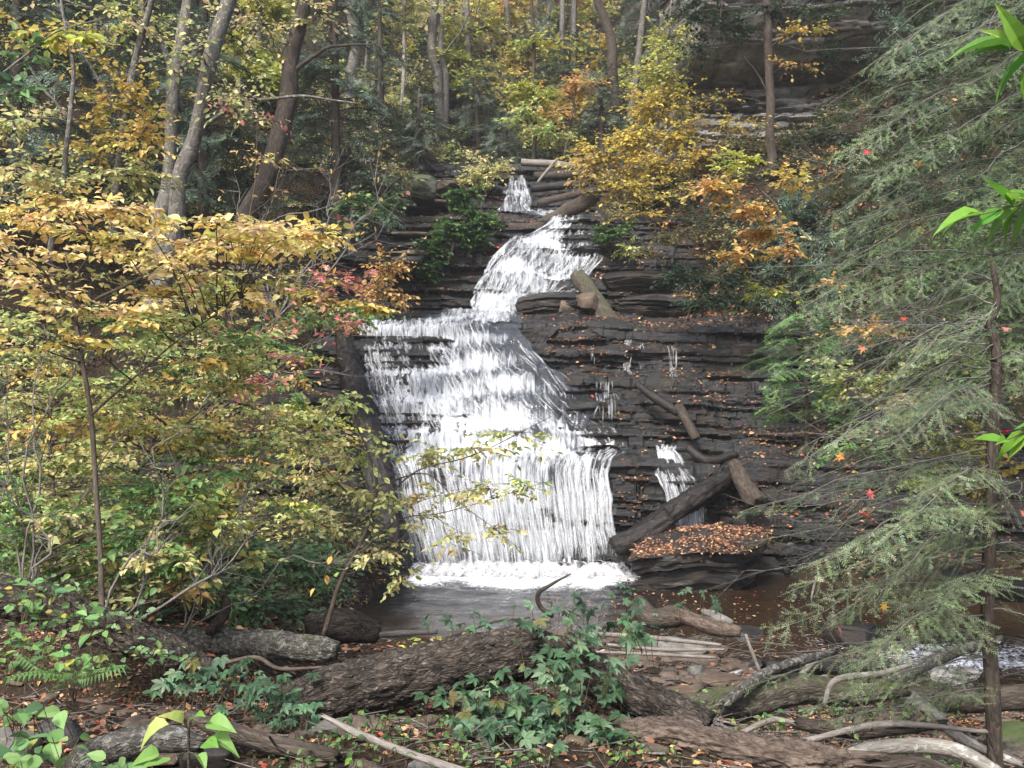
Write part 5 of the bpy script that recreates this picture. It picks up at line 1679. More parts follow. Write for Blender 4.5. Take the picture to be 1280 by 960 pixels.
fm, wm = MB(), MB()
n = 0
while n < 1250:
    y = 10 + 26 * rng.random() ** .85
    x = (rng.random() - .5) * 1.15 * y if n < 1000 else y * (.5 + .35 * rng.random())
    yy = y - float(offc(x))
    z = float(H(x, y))
    if (yy > 19.8 and z < float(prof_z(yy)) + .1) or (4.9 < x < 11 and y > 28) or (19.6 < yy < 22.5 and x > -4):
        continue
    if yy <= 19.8 and (z < .25 or -2.6 < x < 5.0):
        continue
    right = x > 1.5
    pal = [FGREEN, FOLIVE, FGREEN, DKGREEN][rng.integers(4)] if right else [FGREEN, FOLIVE, FOLIVE, DKGREEN, OLIVE][rng.integers(5)]
    s = .35 + .45 * rng.random()
    foliage(fm, wm, (x, y, z + s * .5), (s * 1.3, s, s * .7), rng, 6, 5, 5, .35, .11, pal, 'quad', .6, .2, (x, y, z), br=.008, tw=.004)
    n += 1
for k in range(260):                                       # bushes on the leafy slope under the cliff
    y = 23.5 + 6.0 * rng.random()
    x = 2.2 + 7.5 * rng.random()
    z = float(H(x, y))
    if z < float(prof_z(y - float(offc(x)))) + .05:
        continue
    pal = [FGREEN, DKGREEN, FOLIVE, FGREEN, OLIVE, ORANGE][rng.integers(6)]
    s = .25 + .3 * rng.random()
    foliage(fm, wm, (x, y, z + s * .5), (s * 1.4, s, s * .7), rng, 5, 5, 5, .35, .1, pal, 'quad', .6, .2, (x, y, z), br=.008, tw=.004)
o = stuff('undergrowth', fm, M['leaf'], 'low mixed undergrowth on both banks above the ledges', False)
link('stems', wm, M['bark_twig'], o)


# ------------------------------------------------------------------ logs, branches, boulders
def log(name, label, pts, rad, mat, seed, cat='log', sides=28, rough=.1, ring=.03, jag=.03, wob=.0, group=None, rfreq=16, stubs=(), plate=0.0):
    p = [q if isinstance(q, np.ndarray) else P(*q) for q in pts]
    rr = np.interp(np.linspace(0, 1, len(p)), np.linspace(0, 1, len(rad)), rad)
    if cat in ('log', 'stick', 'root') and 'upright' not in label and 'tilted' not in label:
        for q, r_ in zip(p, rr):
            if q[1] < 13:
                q[2] = max(q[2], max(float(H(q[0], q[1])), .0) + r_ * .55)
    L = sum(np.linalg.norm(p[i + 1] - p[i]) for i in range(len(p) - 1))
    mb = MB()
    n = int(max(12, min(220, L / ring)))
    c = tube(mb, p, rad, sides, n=n, rough=rough, rfreq=rfreq, seed=seed, wob=wob, jag=jag, plate=plate)
    o = link(name, mb, M[mat], None, True)
    for f, dirv, ln, r in stubs:
        a = c[int(f * (n - 1))]
        b = a + nrm(np.asarray(dirv, float)) * ln
        sm_ = MB()
        tube(sm_, [a, (a + b) / 2 + UP * .03, b], [r, r * .6], 8, n=8, rough=.15, seed=seed + 3)
        link('branch_stub', sm_, M[mat], o)
    return tag(o, label, cat, group)


log('fallen_log', 'thick rough barked log lying across the centre foreground', [(345, 893, 5.0), (400, 870, 5.05), (480, 852, 5.1), (560, 834, 5.15), (640, 819, 5.2), (672, 817, 5.25)], [.085, .12, .13, .13, .128, .11], 'bark_log', 1, plate=.016, sides=100, rough=.13, ring=.012, stubs=((.93, (.1, -.35, .5), .16, .06),))
log('forked_log', 'dark log arm slanting down to the right from the big foreground log', [(668, 815, 5.25), (730, 838, 5.15), (790, 868, 5.05), (880, 925, 4.9)], [.105, .1, .1, .09], 'bark_log', 2, plate=.014, sides=80, rough=.16, ring=.014)
log('fallen_log', 'heavy mossy brown log slanting down from the left edge', [(-60, 735, 5.9), (40, 752, 5.8), (120, 782, 5.7), (210, 815, 5.6), (265, 838, 5.5)], [.115, .12, .11, .09, .05], 'bark_log', 3, plate=.016, sides=100, rough=.12, ring=.014)
log('fallen_log', 'grey lichened log lying behind the big brown logs at left', [(165, 788, 7.4), (260, 800, 7.3), (340, 806, 7.2), (400, 812, 7.1), (420, 813, 7.1)], [.05, .085, .1, .09, .06], 'bark_log2', 4, plate=.006, sides=50, rough=.1, ring=.02)
log('fallen_log', 'short rough log end under the hanging sapling beside the pool', [(385, 790, 8.0), (430, 783, 8.1), (470, 790, 8.2)], [.12, .14, .1], 'bark_log', 5, sides=30, rough=.2)
log('split_log', 'reddish split rotten log along the bottom right of centre', [(775, 912, 4.7), (850, 925, 4.6), (930, 942, 4.5), (1010, 950, 4.45), (1070, 955, 4.4)], [.05, .085, .09, .07, .04], 'wood_rot', 6, sides=80, rough=.35, ring=.012, rfreq=60, jag=.2, plate=.012)
log('split_log', 'smaller pale splinter of wood above the reddish split log', [(800, 905, 5.0), (880, 915, 4.95), (960, 925, 4.9)], [.02, .04, .02], 'wood_rot', 66, sides=18, rough=.3, jag=.1)
log('birch_log', 'white and grey curved birch log at the bottom right', [(1045, 948, 4.6), (1090, 936, 4.6), (1150, 932, 4.6), (1200, 940, 4.55), (1250, 968, 4.5)], [.024, .033, .037, .035, .03], 'bark_pale', 7, sides=24, rough=.06)
log('birch_branch', 'pale branch lying between the birch log and hemlock trunk', [(1140, 872, 5.6), (1170, 895, 5.5), (1205, 925, 5.4), (1275, 955, 5.3)], [.035, .035, .03, .02], 'bark_pale', 8, sides=14)
log('mossy_log', 'long mossy grey log across the right foreground below the stream', [(865, 905, 6.3), (920, 878, 6.5), (990, 862, 6.7), (1060, 868, 6.8), (1130, 862, 6.9)], [.1, .12, .11, .09, .05], 'bark_moss', 9, sides=50, rough=.2, plate=.012)
log('fallen_branch', 'bleached bare stick slanting across the bottom centre', [(408, 897, 4.1), (450, 918, 4.05), (520, 945, 4.0), (640, 985, 3.9)], [.009, .016, .017, .018], 'wood_pale', 10, 'stick', sides=14, rough=.12)
log('lichen_log', 'arched grey lichened log over a dark hollow at the bottom left', [(70, 985, 3.75), (110, 948, 3.75), (165, 928, 3.75), (220, 924, 3.75), (250, 930, 3.75)], [.05, .055, .055, .05, .03], 'bark_log2', 11, sides=30, rough=.08, ring=.015)
log('dark_branch', 'dark lichened branch running right from the arched log at bottom left', [(235, 895, 4.3), (280, 912, 4.25), (340, 930, 4.2), (420, 945, 4.15)], [.03, .045, .04, .03], 'bark_brown', 12, 'branch', sides=18, rough=.14)
log('fallen_branch', 'thin bent brown branch on the litter above the main foreground log', [(275, 830, 5.9), (320, 822, 5.9), (350, 836, 5.9), (405, 834, 5.9)], [.012, .014, .012, .008], 'bark_twig', 13, 'branch', sides=8)
log('tree_snag', 'small broken brown snag standing up out of the green herbs', [(262, 790, 7.2), (278, 770, 7.2), (283, 752, 7.2), (276, 742, 7.2)], [.03, .04, .03, .015], 'bark_brown', 14, 'snag', sides=12, rough=.2)
log('leaning_log', 'dark wet log propped upright along the left edge of the main fall', [(497, 742, 19.2), (482, 640, 19.4), (460, 540, 20.3), (440, 470, 21.6), (430, 425, 22.6)], [.34, .3, .27, .25, .2], 'bark_wet', 15, sides=44, rough=.2, ring=.05, jag=.2, plate=.03)
log('mossy_log', 'mossy greenish log leaning on the ledge right of the upper fall', [(768, 408, 25.0), (752, 388, 25.1), (735, 362, 25.3), (722, 345, 25.5)], [.22, .24, .22, .2], 'bark_moss', 16, sides=24, rough=.08, ring=.04, jag=.1)
log('fallen_log', 'wet brown log lying across the stream above the upper fall', [(636, 286, 27.6), (672, 284, 27.7), (705, 266, 28.0), (742, 248, 28.6)], [.14, .18, .2, .22], 'bark_brown', 17, sides=20, rough=.12, ring=.05)
for k, (lb, pts, r, mt) in enumerate((
    ('pale horizontal log at the top of the pile beside the thin dark stem', [(652, 203, 33.2), (690, 205, 33.2), (725, 209, 33.2)], .13, 'wood_pale'),
    ('brown log under the pale one in the pile above the top cascade', [(668, 220, 32.6), (700, 219, 32.6), (740, 215, 32.6)], .14, 'bark_brown'),
    ('dark log low in the pile right of the top cascade', [(664, 236, 31.3), (700, 232, 31.3), (735, 229, 31.3)], .14, 'bark_wet'),
    ('log bridging the ledge just below the dark pile log', [(672, 254, 30.0), (715, 244, 30.1), (748, 238, 30.2)], .12, 'bark_brown'),
    ('thin pale stick crossing the top log pile at a steep slant', [(672, 228, 32), (685, 212, 32), (697, 198, 32)], .05, 'wood_pale'))):
    log('pile_log', lb, pts, [r * .9, r, r * .8], mt, 30 + k, sides=14, rough=.12, ring=.08, group='log jam above the top cascade')
log('drift_log', 'stout black log slanting from the side chute down to the pool', [(778, 690, 19.2), (820, 655, 19.4), (870, 622, 19.7), (918, 592, 20.1)], [.26, .22, .2, .15], 'bark_wet', 20, sides=40, rough=.2, ring=.04, plate=.025, jag=.1)
log('drift_log', 'wide flat black log lying under the slanting drift log at the pool edge', [(770, 686, 19.0), (805, 668, 19.0), (835, 650, 19.1)], [.2, .24, .2], 'bark_wet', 21, sides=40, rough=.2, ring=.04, plate=.025, jag=.1)
log('drift_log', 'brown log end standing against the ledge right of the side chute', [(945, 628, 19.4), (930, 605, 19.6), (918, 580, 19.9)], [.2, .18, .13], 'bark_brown', 22, sides=30, rough=.2, plate=.02, jag=.1)
log('thin_log', 'thin dark pole slanting down the dark ledges right of the fall', [(796, 480, 21.6), (820, 498, 21.3), (848, 516, 21.1)], [.07, .1, .09], 'bark_wet', 23, 'pole', sides=14)
log('thin_log', 'short reddish pole standing at the foot of the slanting pole on the ledges', [(848, 508, 21.0), (858, 525, 20.9), (870, 548, 20.8)], [.1, .11, .1], 'bark_brown', 24, 'pole', sides=14)
log('thin_log', 'curved dark branch lying on the leafy shelf above the side chute', [(860, 560, 20.6), (885, 576, 20.4), (920, 568, 20.5)], [.08, .1, .07], 'bark_wet', 25, 'branch', sides=14)
log('curved_branch', 'crooked dark branch sticking up out of the pool edge at centre', [(690, 770, 9.0), (675, 758, 9.0), (673, 742, 9.0), (690, 730, 9.0), (712, 718, 9.0)], [.022, .02, .02, .015, .006], 'bark_brown', 26, 'branch', sides=8)
log('bleached_branch', 'grey bleached branch with broken twigs lying at the near pool edge', [(545, 800, 8.4), (580, 788, 8.5), (620, 775, 8.6), (660, 772, 8.7)], [.03, .028, .022, .01], 'wood_pale', 27, 'branch', sides=10)
log('bleached_branch', 'short grey driftwood stick left of the bleached branch by the pool', [(455, 795, 9.2), (500, 792, 9.2), (545, 790, 9.2)], [.03, .03, .02], 'wood_pale', 28, 'stick', sides=10)
log('root_chunk', 'red brown broken root lump at the stream edge right of centre', [(795, 752, 12.6), (815, 772, 12.4), (850, 770, 12.3), (880, 778, 12.2)], [.08, .12, .13, .06], 'bark_brown', 29, 'root', sides=16, rough=.3)
log('drift_log', 'red brown log lying in the shallows beside the grey boulder', [(848, 768, 11.2), (885, 782, 11.1), (925, 790, 11.0)], [.07, .09, .06], 'wood_rot', 40, sides=18, rough=.15)
for k, (lb, pts, r) in enumerate((
    ('long grey pole lying left to right in the driftwood beyond the forked log', [(735, 792, 10.4), (800, 796, 10.4), (900, 806, 10.2)], .03),
    ('thin pale stick beneath the long grey driftwood pole', [(760, 806, 10.1), (830, 812, 10.1), (905, 812, 10.0)], .022),
    ('lowest grey stick of the driftwood beyond the forked log', [(745, 815, 9.8), (820, 818, 9.8), (895, 822, 9.7)], .02),
    ('bare pale stick standing tilted out of the stream stones', [(950, 840, 9.2), (940, 815, 9.2), (933, 795, 9.2)], .02),
    ('pale forked stick upright beside the far stream bank', [(1014, 748, 12.5), (1017, 735, 12.5), (1020, 722, 12.5)], .015),
    ('pale broken limb lying by the mossy log under the hemlock', [(1000, 845, 7.6), (1020, 825, 7.6), (1040, 820, 7.6)], .03),
    ('crooked white stick across the leaves under the lowest hemlock boughs', [(1030, 880, 6.1), (1045, 850, 6.1), (1100, 842, 6.2), (1140, 830, 6.2)], .02))):
    log('driftwood_stick', lb, pts, [r * .7, r, r * .6], 'wood_pale', 41 + k, 'stick', sides=10, rough=.12, group='bleached driftwood along the stream')
for k, (lb, pts, r, mt) in enumerate((
    ('dark wet branch lying just above the birch log at bottom right', [(1000, 905, 5.2), (1080, 915, 5.1), (1180, 905, 5.2)], .035, 'bark_brown'),
    ('grey forked limb resting on the mossy log under the hemlock', [(905, 880, 6.2), (960, 840, 6.5), (1040, 815, 6.8)], .036, 'bark_log2'),
    ('long thin grey branch across the litter right of the split log', [(1010, 925, 5.0), (1110, 905, 5.1), (1235, 915, 5.0)], .018, 'wood_pale'),
    ('brown limb lying in the litter left of the hemlock foot', [(1080, 965, 4.4), (1150, 955, 4.4), (1225, 975, 4.3)], .03, 'bark_brown'),
    ('short pale splintered stick in front of the mossy log', [(930, 915, 5.4), (965, 900, 5.5), (1000, 905, 5.5)], .02, 'wood_pale'),
    ('dark log lying along the stream edge behind the mossy log', [(960, 835, 8.2), (1050, 832, 8.2), (1150, 838, 8.0)], .08, 'bark_wet'),
    ('grey weathered log tilted into the rapids at right', [(1120, 850, 7.6), (1180, 820, 8.4), (1250, 800, 9.2)], .06, 'bark_log2'))):
    log('fallen_limb', lb, pts, [r * .8, r, r * .6], mt, 80 + k, sides=18, rough=.2, plate=.1 * r, jag=.06)
log('fallen_log', 'dark log lying low across the far stream bank at the right edge', [(1175, 722, 11.6), (1230, 735, 11.4), (1300, 740, 11.2)], [.12, .14, .13], 'bark_wet', 50, sides=18, rough=.1)
log('fallen_log', 'brown log beneath the boulder at the right edge of the stream', [(1090, 860, 7.6), (1180, 876, 7.4), (1300, 870, 7.2)], [.07, .09, .09], 'bark_brown', 51, sides=20, rough=.12)

# slab with dead leaves beside the pool
slab, SV, SF = bedded_slab('leafy_slab', 'flat dark slab beside the pool covered in brown leaves', 'rock', [(788, 694, 17.7), (815, 690, 17.3), (865, 682, 17.2), (925, 682, 17.2), (952, 668, 17.9), (955, 654, 19.2), (900, 650, 19.6), (845, 656, 19.4), (808, 672, 18.7)], .78, 3, M['wetstone'])
# dark boulder in front of the upper fall
bedded_slab('dark_boulder', 'long dark wet boulder at the foot of the upper fall', 'boulder', [(645, 372, 25.4), (690, 367, 25.1), (738, 366, 25.3), (748, 362, 26.3), (700, 360, 26.6), (650, 366, 26.3)], .62, 5, M['wetstone'], .2)
bedded_slab('overhang_rock', 'black overhanging rock ledge right of the upper fall', 'rock', [(752, 346, 25.9), (800, 342, 25.5), (852, 342, 25.7), (866, 335, 27), (800, 331, 27.4), (756, 338, 27)], .42, 7, M['wetstone'], .45)
bedded_slab('overhang_rock', 'jagged dark rock under the overhang by the mossy log', 'rock', [(768, 374, 25.2), (820, 371, 24.9), (868, 373, 25.1), (872, 366, 26.4), (800, 364, 26.6)], .4, 8, M['wetstone'], .25)
st_specs = [
    ('rounded brown stone beside the mossy log below the upper fall', 735, 385, 25.0, (.55, .5, .55), 'brownstone'),
    ('small tan stone wedged under the mossy log foot', 708, 388, 25.2, (.4, .35, .35), 'brownstone'),
    ('flat pale rock on top of the ledge left of the stone steps', 556, 238, 30.5, (1.0, .8, .4), 'brownstone'),
    ('round mossy boulder above the stone steps', 512, 238, 28.5, (1.6, 1.4, .75), 'mossstone'),
    ('square dark boulder on the ledge left of the upper fall', 612, 296, 28.2, (1.0, .8, .6), 'mossstone'),
    ('small white stone at the left side of the stream log', 663, 288, 29.0, (.3, .3, .2), 'cliff'),
    ('white stone perched above the stream log', 724, 248, 30.4, (.28, .25, .18), 'cliff'),
    ('domed grey boulder beyond the driftwood', 850, 792, 11.4, (.62, .5, .26), 'stone'),
    ('small grey stone in front of the domed boulder', 872, 822, 10.2, (.2, .2, .15), 'stone'),
    ('pale knobbly stone standing in the stream behind the domed boulder', 895, 745, 14.2, (.5, .35, .3), 'cliff'),
    ('low wet stone splitting the stream right of the knobbly stone', 930, 765, 13.2, (.55, .4, .2), 'wetstone'),
    ('black stone in the shallows beside the tilted stick', 952, 803, 10.6, (.3, .28, .22), 'wetstone'),
    ('flat brown stone beside the tilted stick', 900, 836, 9.4, (.5, .35, .1), 'brownstone'),
    ('white flat pebble slab near the tilted stick', 918, 818, 10.0, (.2, .16, .05), 'cliff'),
    ('wedge shaped brown stone at the water edge below the sticks', 850, 845, 8.9, (.45, .35, .14), 'brownstone'),
    ('mossy squared boulder at the right edge beyond the hemlock trunk', 1262, 880, 6.6, (.42, .35, .3), 'mossstone'),
    ('reddish flat rock under the lower hemlock boughs', 1130, 905, 6.0, (.3, .26, .14), 'brownstone'),
    ('rounded grey stone left of the creeper in the bottom centre', 524, 938, 4.15, (.13, .11, .1), 'stone'),
    ('broad flat pale rock cut by the bottom edge below the rounded stone', 475, 962, 4.0, (.3, .24, .08), 'brownstone'),
    ('flat pale stone under the overhang of the central log', 460, 905, 4.7, (.26, .2, .07), 'brownstone'),
    ('dark flat stone beneath the right end of the grey lichened log', 440, 818, 7.0, (.2, .18, .09), 'stone'),
    ('pale stone tucked below the big log right of the flat pale stone', 410, 912, 4.6, (.2, .18, .08), 'stone'),
    ('tilted slate slab pointing up in the lower left rock heap', 138, 878, 4.3, (.4, .2, .06), 'wetstone'),
    ('steep upright dark stone in the lower left rock heap', 75, 868, 4.5, (.16, .14, .2), 'wetstone'),
    ('grey rock half buried at the left edge of the rock heap', 15, 872, 4.4, (.22, .2, .16), 'stone'),
    ('long layered slate under the tilted slab in the rock heap', 140, 905, 4.2, (.34, .2, .08), 'wetstone'),
    ('blocky dark rock in the hollow beside the arched log', 255, 925, 4.2, (.22, .2, .14), 'wetstone'),
    ('flat grey stone in front of the arched log', 100, 935, 4.0, (.24, .2, .06), 'stone'),
    ('rust stained stone right of the rock heap', 190, 880, 4.7, (.2, .16, .1), 'brownstone'),
    ('wet grey stone at the stream bend under the hemlock boughs', 1010, 795, 10.4, (.6, .45, .25), 'stone'),
    ('dark boulder on the far stream bank behind the hemlock', 1080, 745, 12.6, (1.0, .7, .45), 'wetstone'),
    ('pale stone in the white rapids at the right edge', 1190, 795, 10.8, (.5, .4, .25), 'cliff'),
    ('flat slate leaning in the debris below the black stone', 985, 825, 9.0, (.35, .25, .1), 'wetstone')]
for k, (lb, px, py, d, sz, mt) in enumerate(st_specs):
    p = P(px, py, d)
    if d < 14.9:
        g = float(H(p[0], p[1]))
        if py > 730 and g < p[2]:
            p[2] = max(g, .0)
    if 'tilted slate' in lb or 'upright' in lb:
        tl = (.1, -.5)
    else:
        tl = (RNG.normal() * .1, RNG.normal() * .1)
    rock('stone' if max(sz) < .7 else 'boulder', lb, 'stone' if max(sz) < .7 else 'boulder', p, sz, 500 + k, M[mt], RNG.random() * .7 - .35, tl, 9, .07, sub=4, sink=.3, box=.45, beds=.06 if mt in ('wetstone', 'mossstone') else .03)

# stone steps climbing left of the falls
t = thing('stone_steps', 'narrow stone trail steps climbing left of the upper fall', 'steps', P(505, 322, 26.0))
for k in range(9):
    f = k / 8
    c = P(500 + 42 * f + 5 * math.sin(k * 2), 328 - 82 * f, 25.6 + 5.0 * f)
    o, _, _ = rock('step', '', '', c, (1.25 - .25 * f, .9, .2), 600 + k, M['brownstone' if k % 2 else 'wetstone'], .1 * math.sin(k * 3), (0, .03 * math.sin(k)), 5, .05, sub=4, sink=.5, box=.35)
    for kk in ('label', 'category'):
        del o[kk]
    o.parent = t
    o.matrix_parent_inverse = Matrix.Translation(-Vector(t.location))


# ------------------------------------------------------------------ creeper, herbs, big leaves in front
def creeper(name, label, spots, seed, size, pal, n, tmpl='five', cat='creeper', tilt=.5, ht=.12, on=None):
    rng = np.random.default_rng(seed)
    wm, fm = MB(), MB()
    first = None
    for px, py, d, rx, ry, w in spots:
        m = int(n * w)
        x = px + rx * np.clip(rng.standard_normal(m) * .55, -1.1, 1.1)
        y = py + ry * np.clip(rng.standard_normal(m) * .55, -1.1, 1.1)
        dd = d + .12 * rng.standard_normal(m)
        p = np.stack([(x - CX) / FPX * dd, dd, EYE[2] + (HY - y) / FPX * dd], -1)
        g = H(p[:, 0], p[:, 1])
        p[:, 2] = np.maximum(p[:, 2], g + .03 + ht * .4 * rng.random(m))
        if first is None:
            first = p[0]
        dirs = nrm(np.stack([rng.standard_normal(m), rng.standard_normal(m) - .6, rng.standard_normal(m) * .25 - .25], -1))
        nor = nrm(np.stack([rng.standard_normal(m) * tilt, rng.standard_normal(m) * tilt - .45, np.ones(m)], -1))
        leaves(fm, p, dirs, nor, size * (.55 + .7 * rng.random(m)), pick(rng, pal, m, .2), tmpl, .15)
        foot = p - dirs * size * .6 - UP * (ht * (.4 + rng.random((m, 1))))
        k0 = fm.n
        prisms(fm, foot, p, .0022, .0014)
        fm.C[-1] = np.tile(np.array([[.1, .07, .04]]), (fm.n - k0, 1))
    t = thing(name, label, cat, first)
    link('foliage', fm, M['leaf'], t, False)
    return t


CREEP = [(.075, .15, .075, 4), (.11, .2, .11, 3), (.05, .1, .05, 3), (.17, .26, .14, 1), (.2, .2, .07, .5)]
creeper('virginia_creeper', 'five fingered green creeper trailing over the forked foreground log', [(660, 900, 4.75, 90, 45, 1.0), (720, 850, 4.85, 60, 40, .7), (600, 870, 4.9, 70, 30, .45), (760, 920, 4.65, 60, 25, .5), (640, 930, 4.5, 60, 20, .3), (720, 790, 5.1, 70, 28, .4), (800, 790, 5.3, 40, 15, .15)], 1, .068, CREEP, 95, ht=.14)
creeper('creeper_patch', 'green creeper spilling over the left end of the central log', [(330, 870, 4.7, 55, 25, .8), (365, 890, 4.6, 30, 25, .4), (270, 845, 4.8, 60, 20, .6), (240, 860, 4.7, 50, 20, .3)], 2, .056, CREEP, 52)
creeper('nettle_clump', 'green serrated herbs in the lower left corner below the mossy log', [(40, 770, 4.9, 50, 40, .8), (90, 830, 4.6, 45, 22, .6), (20, 820, 4.7, 40, 30, .5), (110, 780, 4.9, 40, 25, .4)], 3, .065, GREEN, 75, 'oval', 'herbs', .5)
creeper('herb_sprig', 'small leafy seedlings on the litter right of the bleached stick', [(480, 900, 4.3, 50, 12, .7), (560, 905, 4.4, 30, 20, .4), (470, 935, 4.1, 40, 14, .4)], 4, .035, SHINE, 60, 'oval', 'seedlings', .5, .05)
creeper('low_herbs', 'broad leaved green herbs along the bottom left edge', [(35, 890, 3.6, 45, 10, .5), (60, 930, 3.3, 60, 12, .5), (20, 945, 3.2, 40, 12, .4), (140, 948, 3.3, 40, 10, .3)], 5, .075, GREEN, 36, 'ovate', 'herbs', .5)
creeper('lime_seedlings', 'yellow green seedlings on the pool side of the central log', [(545, 800, 6.6, 40, 10, .6), (520, 812, 6.3, 24, 8, .3)], 6, .06, SHINE[3:] + YELGRN, 40, 'oval', 'seedlings')
creeper('shaded_seedlings', 'small seedlings among the rubble in front of the hemlock', [(1120, 920, 5.3, 60, 20, .8), (1180, 955, 4.7, 60, 10, .5), (930, 900, 5.6, 40, 14, .3)], 7, .04, GREEN + LIME[:1], 60, 'oval', 'seedlings', .5, .05)
creeper('low_seedlings', 'carpet of small green seedlings in front of the central log', [(440, 925, 4.3, 60, 20, .5), (560, 940, 4.2, 60, 16, .6), (380, 950, 4.1, 60, 12, .4), (640, 950, 4.2, 60, 10, .4), (780, 945, 4.4, 60, 14, .5)], 9, .032, SHINE + GREEN, 110, 'oval', 'seedlings', .5, .05)
creeper('log_herbs', 'green herbs growing along the heavy mossy log at left', [(60, 735, 5.6, 60, 16, .7), (140, 770, 5.5, 50, 18, .6), (190, 815, 5.2, 50, 16, .5), (0, 745, 5.5, 40, 20, .4)], 10, .055, BLUEG + GREEN, 70, 'oval', 'herbs', .5, .08)
creeper('bank_herbs', 'mixed green herbs under the hemlock on the near stream bank', [(980, 900, 5.6, 60, 18, .6), (1090, 885, 5.8, 60, 14, .6), (1190, 885, 5.6, 50, 16, .5), (860, 880, 5.8, 40, 16, .4)], 11, .04, GREEN + FGREEN, 80, 'oval', 'herbs', .5, .07)
t = creeper('creeper_patch', 'sparse creeper shoots climbing the far end of the central log by the pool', [(690, 775, 6.0, 50, 20, .5), (780, 745, 7.0, 70, 20, .4), (860, 745, 7.2, 40, 14, .2), (600, 780, 6.4, 60, 14, .4)], 8, .062, CREEP, 45, ht=.2)

rng = np.random.default_rng(31)
fm, wm = MB(), MB()
c0 = P(92, 852, 4.45)
fr = nrm(np.array([[.3, -.6, .3], [-.5, -.5, .35], [.7, -.2, .25], [-.8, -.1, .3], [.1, -.9, .1]]))
leaves(fm, np.repeat(c0[None], 5, 0) + fr * .02, fr, nrm(UP + rng.standard_normal((5, 3)) * .3 + np.array([0, -.5, 0])), np.array([.3, .26, .26, .24, .22]), pick(rng, GREEN, 5, .1), 'fern', .35)
prisms(wm, np.repeat((c0 - UP * .1)[None], 5, 0), c0 + fr * .04, .004, .002)
t = thing('fern', 'small fern drooping in front of the heavy mossy log', 'fern', c0)
link('fronds', fm, M['leaf'], t, False)
link('stems', wm, M['bark_twig'], t)

# big pale-green plant, bottom left
fm, wm = MB(), MB()
b0 = P(236, 975, 3.25)
top = P(236, 900, 3.2)
tube(wm, [b0 - UP * .2, b0, top], [.006, .004], 6, n=10)
LS = [((236, 905), (250, 888), .085, .2), ((232, 902), (172, 912), .12, .15), ((240, 906), (298, 898), .12, .25), ((238, 915), (212, 880), .09, .3), ((240, 930), (285, 925), .1, .9), ((236, 925), (322, 918), .1, .6), ((236, 940), (268, 950), .07, .5), ((232, 940), (175, 960), .12, .1), ((230, 944), (140, 938), .09, .1)]
pos, dr, nr_, sz, cc = [], [], [], [], []
for (a, b, s, dpt) in LS:
    A, B = P(a[0], a[1], 3.2), P(b[0], b[1], 3.2 - .1 * rng.random())
    tip = B
    st0 = A + (B - A) * .35
    prisms(wm, A[None], st0[None], .0025, .0018)
    pos.append(st0)
    dr.append(nrm(B - A) + np.array([0, -.35, -.1]))
    nr_.append(nrm(np.array([0, -.45, .85]) + rng.standard_normal(3) * .3))
    sz.append(s * .85)
    cc.append([(.17, .36, .07), (.22, .4, .1), (.42, .5, .14)][rng.integers(3)])
leaves(fm, np.array(pos), np.array(dr), np.array(nr_), np.array(sz), np.array(cc), 'ovate', .8)
t = thing('broadleaf_plant', 'bright light green broadleaf seedling standing alone at the bottom left', 'plant', b0)
link('stem', wm, M['bark_twig'], t)
link('leaves', fm, M['leaf'], t, False)

# maple leaves caught in the hemlock
rng = np.random.default_rng(55)
for k, (px, py, d, c, lb) in enumerate((
    (1076, 642, 3.95, (.6, .06, .03), 'bright red maple leaf low on the hemlock boughs left of the trunk'), (1093, 617, 3.95, (.62, .14, .12), 'pink red maple leaf just above the bright red one'), (1252, 538, 4.75, (.55, .03, .05), 'crimson leaf beside the hemlock trunk near the small green sprig'),
    (1078, 432, 4.3, (.65, .27, .14), 'orange pink leaf high on the left hemlock boughs'), (1252, 410, 4.8, (.62, .24, .2), 'pink leaf at the kink of the hemlock trunk'), (1079, 189, 6.9, (.6, .08, .1), 'red leaf caught in the upper boughs beside the cliff'),
    (1055, 570, 4.2, (.6, .3, .08), 'small orange leaf left of the pink red one'), (1125, 398, 5.2, (.5, .08, .04), 'small dark red leaf above the orange pink leaf'), (1143, 205, 6.9, (.6, .34, .12), 'tan leaf in the upper boughs right of the red leaf'), (1052, 787, 4.5, (.55, .2, .14), 'pinkish leaf on the lower boughs above the rapids'), (1120, 500, 4.1, (.7, .6, .45), 'cream coloured leaf in the middle of the hemlock'),
    (1100, 758, 4.5, (.5, .3, .05), 'yellow brown leaf on the lower hemlock boughs right of the pinkish one'), (1275, 640, 4.6, (.6, .2, .12), 'salmon leaf at the right edge level with the middle boughs'))):
    mb = MB()
    leaves(mb, P(px, py, d)[None], np.array([[rng.normal(), -.3, -.6 + .6 * rng.random()]]), nrm(np.array([[rng.normal() * .7, -.55 + .4 * rng.normal(), .6]])), np.array([.046 if d < 6 else .066]), np.array([c]) * .85, 'maple', .9)
    prisms(mb, P(px, py, d)[None] + np.array([[.004, .01, .03]]), P(px, py, d)[None], .0008, .0008)
    mb.C[-1][:] = np.array(c) * .5
    tag(link('maple_leaf', mb, M['leaf'], None, False), lb, 'leaf', 'fallen leaves caught in the hemlocks')


